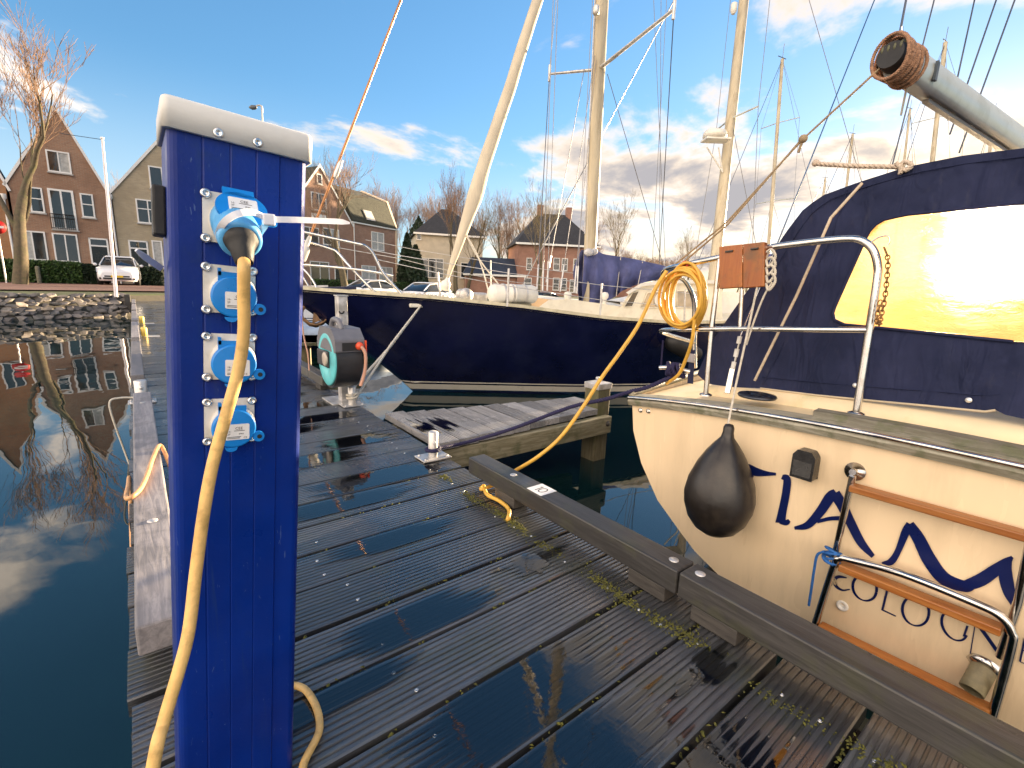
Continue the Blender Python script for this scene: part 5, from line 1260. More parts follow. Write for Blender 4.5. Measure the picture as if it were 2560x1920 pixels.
window(F1, h1, 42, 499, 101, 562, 2, split=None, cur=1); window(F1, h1, 116, 505, 170, 566, 2, cur=0)
fw = window(F1, h1, 108, 410, 163, 496, 2, cur=0, name='french_window', fr=.10)
rl = MB()
a0, z0 = F1.px(108, 466); a1, z1 = F1.px(164, 496); zt_ = F1.px(136, 464)[1]; zb_ = F1.px(136, 496)[1]
for i in range(12): a = a0 + (a1 - a0) * i / 11; rl.tube([F1.p(a, zb_, .18), F1.p(a, zt_, .18)], .014, 4)
for z in (zb_ + .05, (zb_ + zt_) / 2 + .2, zt_): rl.tube([F1.p(a0, z, .18), F1.p(a1, z, .18)], .018, 4)
rl.build('balcony_railing', blackrub, h1)
door(F1, h1, 190, 513, 232, GZ)
a0, z0 = F1.px(68, 566); a1, _ = F1.px(148, 566); MB().box(a0, a1, .0, .25, z0 - .45, z0 - .02, lambda p: F1.p(p.x, p.z, p.y + .11)).build('planter_box', blackrub, h1)
h2 = gable_house('gabled_house', 'tan brick gabled house behind the parked hatchback', F1, (395, 250), (243, 430), (548, 440), GZ, br_tan, tiled, 10)
window(F1, h2, 295, 432, 345, 483, 2, split=.6, cur=0); window(F1, h2, 322, 360, 352, 408, 1, cur=0)
window(F1, h2, 425, 446, 475, 494, 2, split=.6); window(F1, h2, 375, 442, 405, 490, 1, split=.6); window(F1, h2, 420, 535, 490, 595, 2, cur=1); window(F1, h2, 372, 375, 402, 412, 1)
door(F1, h2, 276, 518, 318, GZ); window(F1, h2, 330, 520, 352, 580, 1, cur=1)
for x in (238, 9):
    a, z = F1.px(x, 432); dp = MB(); dp.tube([F1.p(a, z, .08), F1.p(a + .02, GZ, .08)], .05, 8); dp.lathe([(.05, 0), (.12, .1), (.12, .3)], F1.p(a, z, .1), (0, 0, 1), 10); dp.build('downpipe', wframe, h1 if x > 20 else h1)
h0_ = gable_house('gabled_house', 'orange brick house end at the left, beyond the big bare tree', F1, (-110, 200), (-230, 385), (10, 392), GZ, br_or, tiled, 10)
window(F1, h0_, -60, 420, -10, 480, 2)

# houses behind the ketch's bow
FB = math.radians(25)
F3 = Facade(V(13.5, 44.0, 0), FB)
br3 = brick_mat('red_brown_brick', (.40, .215, .14), (.32, .17, .115), (.34, .27, .22), 1.0, axis=tuple(F3.al))
tile3 = tile_mat('mossy_roof_tiles', (.05, .052, .034), tuple(F3.al))
h3 = gable_house('gabled_house', 'red-brown gabled house seen just right of the power post', F3, (690, 360), (618, 470), (760, 480), .1, br3, tile3, 9)
window(F3, h3, 684, 376, 695, 398, 1); window(F3, h3, 672, 417, 704, 455, 2); window(F3, h3, 648, 490, 688, 526, 2, cur=0); window(F3, h3, 697, 494, 732, 530, 2, cur=2); window(F3, h3, 670, 565, 711, 618, 2); door(F3, h3, 722, 574, 750, .1)
a0, z0 = F3.px(672, 457); a1, z1 = F3.px(704, 480); MB().box(a0, a1, 0, .05, z1, z0 - .1, lambda p: F3.p(p.x, p.z, p.y + .01)).build('white_panel', wframe, h3)
h4 = thing('mansard_house', 'brick house with a mossy tiled mansard roof and a skylight', 'house', F3.p(F3.px(810, 600)[0], .1))
aL, aR = F3.px(762, 560)[0], F3.px(856, 560)[0]; zE = (F3.px(772, 481)[1] + F3.px(846, 493)[1]) / 2; zR = F3.px(835, 432)[1]
MB().prism([(aL, .1), (aR, .1), (aR, zE), (aL, zE)], lambda a, b, q: F3.p(a, b, q), -9, 0).build('wall', br3, h4)
MB().prism([(0.15, zE), (0.15, zE + .1), (-1.1, zR), (-4.5, zR + 1.2), (-7.9, zR), (-9.15, zE + .1), (-9.15, zE)], lambda a, b, q: F3.p(q, b, a), aL - .0, aR - .12).build('roof', tile3, h4)
endm = pm('sunlit_end_tint', (.72, .58, .42), .8, 0, .05, 3)  # warm sunlight on the gable end is put into this wall colour
MB().prism([(0.05, .1), (0.05, zE + .15), (-1.1, zR + .12), (-4.5, zR + 1.35), (-7.9, zR + .12), (-9, zE), (-9, .1)], lambda a, b, q: F3.p(q, b, a), aR - .12, aR + .15).build('end_wall', endm, h4)
sl0, sl1 = F3.px(792, 453), F3.px(810, 478)
def rf(a, z, o): f = (z - zE - .1) / (zR - zE - .1); return F3.p(a, z, .15 - 1.25 * f + o)
sk = MB(); sk.add([rf(a, z, .10) for a, z in ((sl0[0], sl1[1]), (sl1[0], sl1[1]), (sl1[0] - .1, sl0[1]), (sl0[0] - .1, sl0[1]))] + [rf(a, z, -.05) for a, z in ((sl0[0], sl1[1]), (sl1[0], sl1[1]), (sl1[0] - .1, sl0[1]), (sl0[0] - .1, sl0[1]))], [(0, 1, 2, 3), (0, 4, 5, 1), (1, 5, 6, 2), (2, 6, 7, 3), (3, 7, 4, 0)])
sk.build('skylight', pm('pale_skylight', (.55, .52, .48), .2), h4)
window(F3, h4, 802, 502, 829, 541, 2, cur=3); window(F3, h4, 781, 574, 812, 617, 2, cur=3); window(F3, h4, 819, 577, 848, 618, 2, cur=3)
MB().box(aL, aR + .1, .0, .14, zE - .12, zE + .02, lambda p: F3.p(p.x, p.z, p.y)).build('gutter', wframe, h4)
a, z = F3.px(763, 485); MB().tube([F3.p(a, zE, .08), F3.p(a, .1, .08)], .05, 7).build('downpipe', wframe, h4)
MB().box(aR + .2, aR + 2.0, -1.5, -.2, 2.7, 2.9, lambda p: F3.p(p.x, p.z, p.y)).build('bay_roof', wframe, h4)
MB().box(aR + .2, aR + 1.9, -1.4, -.3, .1, 2.7, lambda p: F3.p(p.x, p.z, p.y)).build('bay_window', curtain, h4)
fbn = thing('garden_fence', 'white picket garden fence in front of the mansard house', 'fence', F3.p(F3.px(825, 640)[0], .1, 1.2))
a0 = F3.px(815, 640)[0]; a1 = F3.px(845, 640)[0]
for i in range(14): a = a0 + (a1 - a0) * i / 13; MB().box(a - .04, a + .04, 1.2, 1.23, .1, 1.0, lambda p: F3.p(p.x, p.z, p.y)).build('picket', wframe, fbn)
MB().box(a0, a1, 1.235, 1.27, .75, .82, lambda p: F3.p(p.x, p.z, p.y)).build('rail', wframe, fbn)

# villa with a hipped dark roof, and the square brick house
def hip_house(name, label, c, ang, wx, wy, zb, ze, za, wallm, roofm, ridge, eave=.35, chim=()):
    al = V(math.cos(ang), math.sin(ang), 0); ou = V(math.sin(ang), -math.cos(ang), 0); c = V(c)
    t = thing(name, label, 'house', (c.x, c.y, zb)); P = lambda a, b, z: V(c.x, c.y, 0) + al * a + ou * b + V(0, 0, z)
    MB().box(-wx / 2, wx / 2, -wy / 2, wy / 2, zb, ze, lambda p: P(p.x, p.y, p.z)).build('wall', wallm, t)
    e = [(-wx / 2 - eave, -wy / 2 - eave), (wx / 2 + eave, -wy / 2 - eave), (wx / 2 + eave, wy / 2 + eave), (-wx / 2 - eave, wy / 2 + eave)]
    vs = [P(a, b, ze + .002) for a, b in e] + [P(a, b, ze + .12) for a, b in e] + [P(-ridge / 2, 0, za), P(ridge / 2, 0, za)]
    MB().add(vs, [(0, 1, 2, 3), (0, 4, 5, 1), (1, 5, 6, 2), (2, 6, 7, 3), (3, 7, 4, 0), (4, 8, 9, 5), (6, 9, 8, 7), (5, 9, 6), (7, 8, 4)]).build('roof', roofm, t)
    m = MB(); m.box(-wx / 2 - eave - .03, wx / 2 + eave + .03, wy / 2 + eave - .02, wy / 2 + eave + .12, ze - .08, ze + .14, lambda p: P(p.x, p.y, p.z)); m.box(wx / 2 + eave - .02, wx / 2 + eave + .12, -wy / 2 - eave, wy / 2 + eave, ze - .08, ze + .14, lambda p: P(p.x, p.y, p.z)); m.build('gutter', wframe, t)
    for a, b, h_ in chim: MB().box(a - .35, a + .35, b - .35, b + .35, ze + .5, za + h_, lambda p: P(p.x, p.y, p.z)).build('chimney', wallm, t)
    F = Facade(P(0, wy / 2, 0), ang); return t, F
vc = at(962, 575, d=66)
plaster = pm('cream_plaster', (.50, .45, .36), .85, 0, .08, 1.5, .1, 20, dirt=((.34, .31, .24), .4, 1.2))
slate = tile_mat('dark_slate', (.045, .045, .05), (.8, -.6, 0))
vx = 66 / FPX * KD   # metres per picture unit at that distance
villa, FV = hip_house('plastered_villa', 'cream plastered villa under a dark hipped roof among trees', (vc.x, vc.y, 0), math.radians(-22), 8.6, 8.5, .1, 7.1, 10.9, plaster, slate, 1.2)
for x0, y0, x1, y1, c_ in ((909, 558, 958, 600, 3), (995, 568, 1030, 602, 2), (900, 505, 910, 518, 1)): window(FV, villa, x0, y0, x1, y1, c_)
bc = at(1186, 575, d=62)
br5 = brick_mat('dull_red_brick', (.38, .18, .125), (.31, .15, .105), (.32, .24, .2), 1.0, axis=(math.cos(math.radians(-30)), math.sin(math.radians(-30)), 0))
sq, FS = hip_house('square_brick_house', 'square red brick house with hipped slate roof and chimneys', (bc.x, bc.y, 0), math.radians(-30), 9.6, 9.0, .0, 6.0, 10.2, br5, slate, 3.4, chim=((-1.5, 0, 1.0), (2.2, 0, .9)))
for x0, y0, x1, y1 in ((1137, 557, 1149, 583), (1195, 557, 1209, 584), (1213, 558, 1226, 585), (1238, 559, 1249, 585), (1132, 600, 1148, 622), (1194, 600, 1208, 627), (1210, 601, 1224, 627), (1230, 604, 1244, 632)): window(FS, sq, x0, y0, x1, y1, 1, split=.5)
sc2 = at(1065, 618, d=60)
shed, FQ = hip_house('low_shed', 'low outbuilding with a blue-grey tiled roof between the villa and brick house', (sc2.x, sc2.y, 0), math.radians(-30), 7.0, 5, .0, 2.2, 4.4, br5, tile_mat('blue_tiles', (.035, .05, .085), (.8, -.6, 0)), 5.5)
ow = at(1290, 620, d=70)
hip_house('low_shed', 'low dark red outbuilding behind the sail cover', (ow.x, ow.y, 0), math.radians(-30), 12, 5, .0, 2.4, 3.8, br5, slate, 9)
# ------------------------------------------------------------------ hedges, small things on the street
leafm = pm('hedge_leaves', (.035, .075, .012), .6, 0, .6, 9)
leafd = pm('dark_evergreen', (.012, .028, .010), .65, 0, .5, 9)
earth = pm('twig_core', (.02, .02, .01), .95)
def hedge(F, a0, a1, t0, t1, zb, zt, label, n, mat, s=.06):
    t = thing('hedge', label, 'hedge', F.p((a0 + a1) / 2, zb, (t0 + t1) / 2), 'hedges in front of the gabled houses')
    MB().box(a0 + .08, a1 - .08, t0 + .08, t1 - .08, zb, zt - .08, lambda p: F.p(p.x, p.z, p.y)).build('core', earth, t)
    mb = MB()
    for _ in range(n):
        f = rnd.random(); a = rnd.uniform(a0, a1); 
        if f < .55: q = F.p(a, rnd.uniform(zb, zt), t1 + rnd.gauss(0, .04))
        elif f < .9: q = F.p(a, zt + rnd.gauss(0, .03), rnd.uniform(t0, t1))
        else: q = F.p(rnd.choice((a0, a1)) + rnd.gauss(0, .03), rnd.uniform(zb, zt), rnd.uniform(t0, t1))
        u = V(rnd.gauss(0, 1), rnd.gauss(0, 1), rnd.gauss(0, 1)).normalized(); w_ = u.cross(V(rnd.gauss(0, 1), rnd.gauss(0, 1), rnd.gauss(0, 1))).normalized(); k = s * rnd.uniform(.6, 1.4)
        mb.add([q - u * k, q + w_ * k * .5, q + u * k, q - w_ * k * .5], [(0, 1, 2, 3)])
    mb.build('foliage', mat, t); return t
FH = Facade(at(130, 600, Y=33.5), FA); FH.o.z = 0
aa = lambda x: FH.px(x, 600)[0]
hedge(FH, aa(-70), aa(178), -.8, .3, GZ, 1.32, 'long clipped green hedge in front of the brown gabled house', 9000, leafm)
hedge(FH, aa(180), aa(216), -.9, .2, GZ, 1.25, 'short dark hedge block at the left of the parked hatchback', 2200, leafd)
hedge(FH, aa(293), aa(352), -.9, .2, GZ, 1.25, 'dark hedge block at the right of the parked hatchback', 3000, leafd)
hedge(F3, F3.px(640, 630)[0], F3.px(860, 630)[0], 1.8, 2.6, .1, .95, 'low hedge in front of the houses behind the navy bow', 6000, leafm)
tp = thing('timber_post', 'short mossy timber post against the long green hedge', 'post', FH.p(aa(85), GZ, .5))
MB().lathe([(.09, GZ), (.09, GZ + .75), (.06, GZ + .8), (.0001, GZ + .8)], FH.p(aa(85), 0, .5), (0, 0, 1), 10).build('trunk', oldwood, tp)
fp_ = thing('flagpole', 'slim white flagpole at the edge of the stone bank', 'flagpole', at(251, 641, Z=.2))
q0 = at(251, 641, Z=.2); q1 = at(221, 300, Y=q0.y)
MB().tube([q0, q1], [.05, .032], 10).build('pole', pm('flagpole_white', (.78, .72, .72), .4), fp_)
MB().lathe([(.05, 0), (.05, .04), (.0001, .06)], q1, (0, 0, 1), 10).build('truck', wframe, fp_)
MB().tube([q1 + V(0, 0, -.02), q1 + V(-.95, .1, -.02)], .008, 4).build('arm', wirem, fp_)
sl_ = thing('street_lamp', 'curved grey street lamp showing above the power post cap', 'street lamp', at(567, 262, d=34)); b_l = at(567, 262, d=34)
hh = at(567, 232, d=34); he = at(548, 232, d=34)
MB().tube(smoothline([V(b_l.x, b_l.y, .2), b_l, hh + (b_l - hh) * .35, at(564, 229, d=34), at(556, 228, d=34), he], 4), .055, 8).build('pole', zinc, sl_)
MB().lathe([(.05, -.1), (.14, .0), (.16, .25), (.06, .45), (.0001, .46)], he + V(.1, -.1, .0), (he - hh).normalized(), 12).build('head', pm('lamp_grey', (.10, .11, .12), .5), sl_)
ns = thing('no_entry_sign', 'round red no-entry sign at the foot of the big bare tree', 'sign', at(-6, 600, Y=31))
sgc = at(-7, 490, Y=31); red = pm('sign_red', (.40, .010, .010), .5)
MB().lathe([(.30, 0), (.30, .02), (.0001, .021)], sgc, (0, -1, 0), 28).build('disc', red, ns)
MB().box(-.22, .22, -.03, -.022, -.05, .05, lambda p: sgc + p).build('bar', wframe, ns)
MB().tube([V(sgc.x, sgc.y + .03, .3), sgc + V(0, .03, .3)], .03, 8).build('pole', galv, ns)
# ------------------------------------------------------------------ cars
carwhite = pm('white_car_paint', (.78, .78, .80), .15, 0, .03, coat=.6); cardark = pm('dark_car_paint', (.02, .03, .045), .15, 0, .1, coat=.6); carsil = pm('silver_car_paint', (.55, .56, .58), .2, .3, .05, coat=.5)
cglass = pm('car_glass', (.015, .02, .025), .03, 0, .1, spec=.9); tyre = pm('tyre', (.012, .012, .012), .8); rim_m = pm('alloy', (.45, .45, .45), .3, .9); yplate = pm('yellow_plate', (.75, .50, .02), .5); hl = pm('headlamp', (.5, .52, .55), .08, .3)
def car(label, paint, loc, rz, L=4.05, W=1.72, Hc=1.47, grille=True):
    t = thing('parked_car', label, 'car', (0, 0, 0), 'cars parked along the street')
    # sections from front (x = 0) to back; the car points to -x before turning
    X = [0, .06, .25, .75, 1.05, 1.55, 1.75, 2.6, 3.3, 3.75, 3.98, L]
    zt = [.62, .72, .82, .93, .98, 1.0, 1.0, 1.02, 1.02, 1.0, .95, .80]; zb = [.30, .22, .2, .2, .2, .2, .2, .2, .2, .22, .28, .36]; w_ = [.62, .72, .80, .845, .855, .86, .86, .86, .85, .82, .76, .70]
    rows = []
    for x, a, b, h_ in zip(X, zt, zb, w_):
        r = [(-h_ * .93, b), (-h_, b + .15), (-h_, (a + b) / 2 + .05), (-h_ * .96, a - .08), (-h_ * .86, a), (0, a + .03), (h_ * .86, a), (h_ * .96, a - .08), (h_, (a + b) / 2 + .05), (h_, b + .15), (h_ * .93, b)]
        rows.append([V(x, y * W / 1.72, z) for y, z in r])
    mb = MB(); mb.grid(rows, True, True); mb.add(rows[0], [tuple(range(11))[::-1]]); mb.add(rows[-1], [tuple(range(11))]); body = mb.build('body', paint, t)
    gx = [(.98, .99, .74), (1.72, 1.40, .58), (2.3, Hc, .56), (3.1, 1.43, .55), (3.75, 1.12, .62), (3.9, 1.0, .68)]
    rows = [[V(x, -.80 * W / 1.72 + .0 * x, 1.0 if i in (0, 5) else .99), V(x, -hw - .05 * (z < 1.2), z - .04), V(x, -hw * .8, z), V(x, hw * .8, z), V(x, hw + .05 * (z < 1.2), z - .04), V(x, .80 * W / 1.72, .99)] for i, (x, z, hw) in enumerate(gx)]
    mb = MB(); mb.grid(rows, True); gh = mb.build('greenhouse', cglass, t)
    rows = [[V(x, hw * k, z + .012) for k in (-.98, -.8, 0, .8, .98)] for x, z, hw in gx[1:4]]; MB().grid(rows).build('roof', paint, gh, thick=.03)
    for s_ in (-1, 1):
        MB().tube([V(.98, s_ * .73, 1.0), V(1.72, s_ * .60, 1.385), V(2.3, s_ * .58, Hc - .03), V(3.1, s_ * .57, 1.40), V(3.85, s_ * .66, 1.03)], .035, 6).build('pillar', paint, gh)
        MB().tube([V(2.35, s_ * .58, 1.42), V(2.4, s_ * .80, 1.0)], .03, 5).build('pillar', paint, gh)
        MB().ball((1.35, s_ * .95, 1.02), .09, 8, .7, 1.1, .8).build('mirror', paint, t)
        MB().add([V(.03, s_ * .50, .60), V(.20, s_ * .80, .62), V(.52, s_ * .83, .86), V(.30, s_ * .62, .85)], [(0, 1, 2, 3)]).build('headlight', hl, t, thick=.02)
        for x in (.78, 3.30):
            wl_ = MB().lathe([(.16, -.11), (.29, -.10), (.315, -.06), (.315, .06), (.29, .10), (.16, .11)], (x, s_ * (W / 2 - .10), .315), (0, 1, 0), 20).build('wheel', tyre, t)
            MB().lathe([(.0001, .105), (.17, .11), (.19, .10)], (x, s_ * (W / 2 - .10), .315), (0, s_, 0), 14).build('rim', rim_m, wl_)
    g_ = MB(); g_.box(-.012, .02, -.50, .50, .40, .475); g_.box(-.012, .02, -.56, .56, .285, .375); g_.build('grille', blackrub, t, bevel=.01)
    MB().box(-.03, -.013, -.24, .24, .385, .485).build('number_plate', yplate, t)
    for s_ in (-1, 1): MB().ball((.035, s_ * .66, .33), .06, 8, .3, 1, 1).build('fog_lamp', blackrub, t)
    t.location = loc; t.rotation_euler = (0, 0, rz); ORG[t.name] = V(0, 0, 0); return t
cl_ = at(253, 616, Z=GZ)
car('white hatchback parked nose to the water before the tan house', carwhite, (cl_.x + .05, cl_.y - .3, GZ), math.radians(86))
def carat(x, d, z, label, paint, rz):
    q = at(x, 640, d=d); car(label, paint, (q.x, q.y, z), rz)
carat(860, 33, -.42, 'white saloon parked beyond the navy foredeck, in front of the mansard house', carwhite, math.radians(-158))
carat(968, 30, -.48, 'white hatchback parked behind the navy windlass', carwhite, math.radians(-150))
carat(1212, 34, -.85, 'dark car parked beyond the navy main mast', cardark, math.radians(-165))
carat(1150, 36, -.8, 'silver car parked just beyond the white liferaft', carsil, math.radians(-160))
# ------------------------------------------------------------------ bare winter trees
barkA = pm('bark', (.12, .095, .06), .9, 0, .3, 9, .6, 30, dirt=((.10, .11, .04), .5, 3.))
barkB = pm('twig_bark', (.24, .15, .095), .9, 0, .3, 5)
barkC = pm('olive_twig_bark', (.20, .155, .08), .9, 0, .3, 5)
def bare_tree(seed, H=10., trunk=.3, up=.55, levels=6, spread=.6, low=.25):
    """returns (trunk MB, twigs MB): limbs fork and thin out to fine twigs"""
    r = random.Random(seed); T, W_ = MB(), MB()
    def grow(p, d, L, rad, lv):
        n = 4 if lv < 2 else 3 if lv < 4 else 2; pts = [p]; rs = [rad]; q = p; dd = d.copy()
        for i in range(n):
            dd = (dd + V(r.gauss(0, .13), r.gauss(0, .13), r.gauss(0, .08) + .05 * up)).normalized(); q = q + dd * (L / n); pts.append(q); rs.append(rad * (1 - .42 * (i + 1) / n))
        (T if lv < 3 else W_).tube(pts, rs, 7 if lv == 0 else 5 if lv < 3 else 3, caps=False)
        if lv >= levels: return
        kids = [3, 4, 4, 3, 3, 3, 2][min(lv, 6)]
        for k in range(kids):
            f = r.uniform(.45, 1.0) if k else 1.0; i = min(n - 1, int(f * n)); base = pts[i].lerp(pts[i + 1], f * n - i) if f < 1 else pts[-1]
            a = r.uniform(0, 2 * PI); u, w_ = perp(dd); sp_ = spread * r.uniform(.55, 1.25) * (.45 if k == 0 else 1)
            nd = (dd + (u * math.cos(a) + w_ * math.sin(a)) * sp_ + V(0, 0, up * .35)).normalized()
            grow(base, nd, L * r.uniform(.56, .80), max(.006, rs[-1] * (.85 if k == 0 else r.uniform(.5, .7))), lv + 1)
    grow(V(0, 0, 0), V(r.gauss(0, .03), r.gauss(0, .03), 1).normalized(), H * (.30 + low * .2), trunk, 0)
    return T, W_
PROTO = []
for i, (seed, H, tr_, up, lv, sp__, low, tm_) in enumerate(((3, 10, .26, .55, 6, .60, .3, barkC), (11, 10, .22, .75, 6, .50, .3, barkC), (23, 10, .20, .9, 6, .45, .2, barkB), (31, 10, .24, .6, 6, .62, .1, barkB))):
    T, W_ = bare_tree(seed, H, tr_, up, lv, sp__, low); zmax = max(p[2] for p in W_.v); k = 10. / zmax
    for m in (T, W_): m.v = [(a * k, b * k, c * k) for a, b, c in m.v]
    PROTO.append((T.mesh('trunk', barkA), W_.mesh('twigs', tm_)))
def tree(label, base, H, kind, rz, group='bare trees behind the harbour', wide=1.0):
    t = thing('bare_tree', label, 'tree', base, group)
    for nm_, me in zip(('trunk', 'crown'), PROTO[kind]):
        o = bpy.data.objects.new(nm_, me); col.objects.link(o); o.parent = t; o.scale = (H / 10 * wide, H / 10 * wide, H / 10); o.rotation_euler = (0, 0, rz)
    return t
def tree_px(label, x, ytop, d, kind, rz, zb=.1, wide=1.0):
    q = at(x, ytop, d=d); b = at(x, 620, d=d); H = q.z - zb; tree(label, (b.x, b.y, zb), H, kind, rz, wide=wide)
tree_px('tall bare street tree towering over the brown gabled house', 44, 25, 20.5, 2, .4, .3, 1.25)
for a in (('bare tree in front of the mansard house, bushy low crown', 747, 310, 34, 3, 1.0, .1, 1.0), ('slender bare tree rising behind the red-brown gabled house', 700, 300, 58, 1, 2.0, .1, .9), ('bare tree behind the mansard house roof', 790, 375, 75, 2, .3, .1, 1.1),
          ('bare tree rising left of the cream furled sail', 985, 350, 52, 2, 2.2, .1, 1.0), ('ivy-trunked bare tree beside the cream villa', 1010, 420, 56, 0, 3.0, .1, .8), ('wide bare tree between villa and brick house, near the mast stays', 1163, 378, 45, 1, .9, .0, 1.05),
          ('bare tree right of the navy main mast, against the sunset', 1325, 415, 60, 1, 4.1, .0, 1.0), ('lone bare tree against the bright sunset left of the radar mast', 1488, 478, 60, 0, 5.1, .0, .9)):
    tree_px(*a)
i = 0
for x in range(795, 1130, 30):
    tree_px('bare tree in the distant row behind the villa', x + rnd.uniform(-7, 7), 395 + rnd.uniform(-12, 26) + (20 if x > 1010 else 0), 88 + rnd.uniform(-8, 12), 2 + (i % 2), rnd.uniform(0, 6), .1, .85); i += 1
for x in range(1030, 1270, 34):
    tree_px('bare tree in the distant row behind the brick house', x + rnd.uniform(-7, 7), 462 + rnd.uniform(-15, 15), 92 + rnd.uniform(-8, 12), 2 + (i % 2), rnd.uniform(0, 6), .0, .9); i += 1
for x in range(1330, 1480, 24):
    tree_px('low bare tree on the far bank under the sunset', x + rnd.uniform(-7, 7), 540 + rnd.uniform(-8, 10), 100 + rnd.uniform(-8, 12), 2 + (i % 2), rnd.uniform(0, 6), .0, 1.5); i += 1
for x in range(1560, 1760, 30):
    tree_px('small bare tree on the far bank beyond the mooring masts', x + rnd.uniform(-7, 7), 560 + rnd.uniform(-8, 16), 95, 3, rnd.uniform(0, 6), .0, 1.2)
tree_px('bare tree behind the tan gabled house', 255, 372, 62, 2, 1.1, .3, 1.0)
def conifer(label, x, ytop, d, rad, n, round_=False):
    q = at(x, ytop, d=d); b = at(x, 620, d=d); zb = .1; H = q.z - zb; t = thing('evergreen', label, 'evergreen tree', (b.x, b.y, zb))
    MB().tube([V(b.x, b.y, zb), V(b.x, b.y, zb + H * .8)], [.1, .03], 6).build('trunk', barkA, t); mb = MB()
    for _ in range(n):
        f = rnd.random() ** .8; rr_ = rad * (math.sin(PI * min(1, f * .9 + .1)) if round_ else (1 - f) ** .75 * (1 if f > .06 else .7)) * rnd.uniform(.6, 1.05); a = rnd.uniform(0, 2 * PI)
        p = V(b.x + rr_ * math.cos(a), b.y + rr_ * math.sin(a), zb + .05 + f * H * .97); u = V(rnd.gauss(0, .6), rnd.gauss(0, .6), rnd.gauss(.5, .6)).normalized(); w_ = u.cross(V(rnd.gauss(0, 1), rnd.gauss(0, 1), 0)).normalized(); k = rnd.uniform(.12, .26)
        mb.add([p - u * k, p + w_ * k * .5, p + u * k, p - w_ * k * .5], [(0, 1, 2, 3)])
    mb.build('foliage', leafd, t)
conifer('tall dark conical evergreen beside the mansard house', 880, 505, 50, 1.3, 3000); conifer('second dark conical evergreen nearer the villa wall', 898, 530, 49, 1.5, 3200)
conifer('rounded green evergreen behind the villa roof', 905, 468, 75, 2.6, 3000, True)
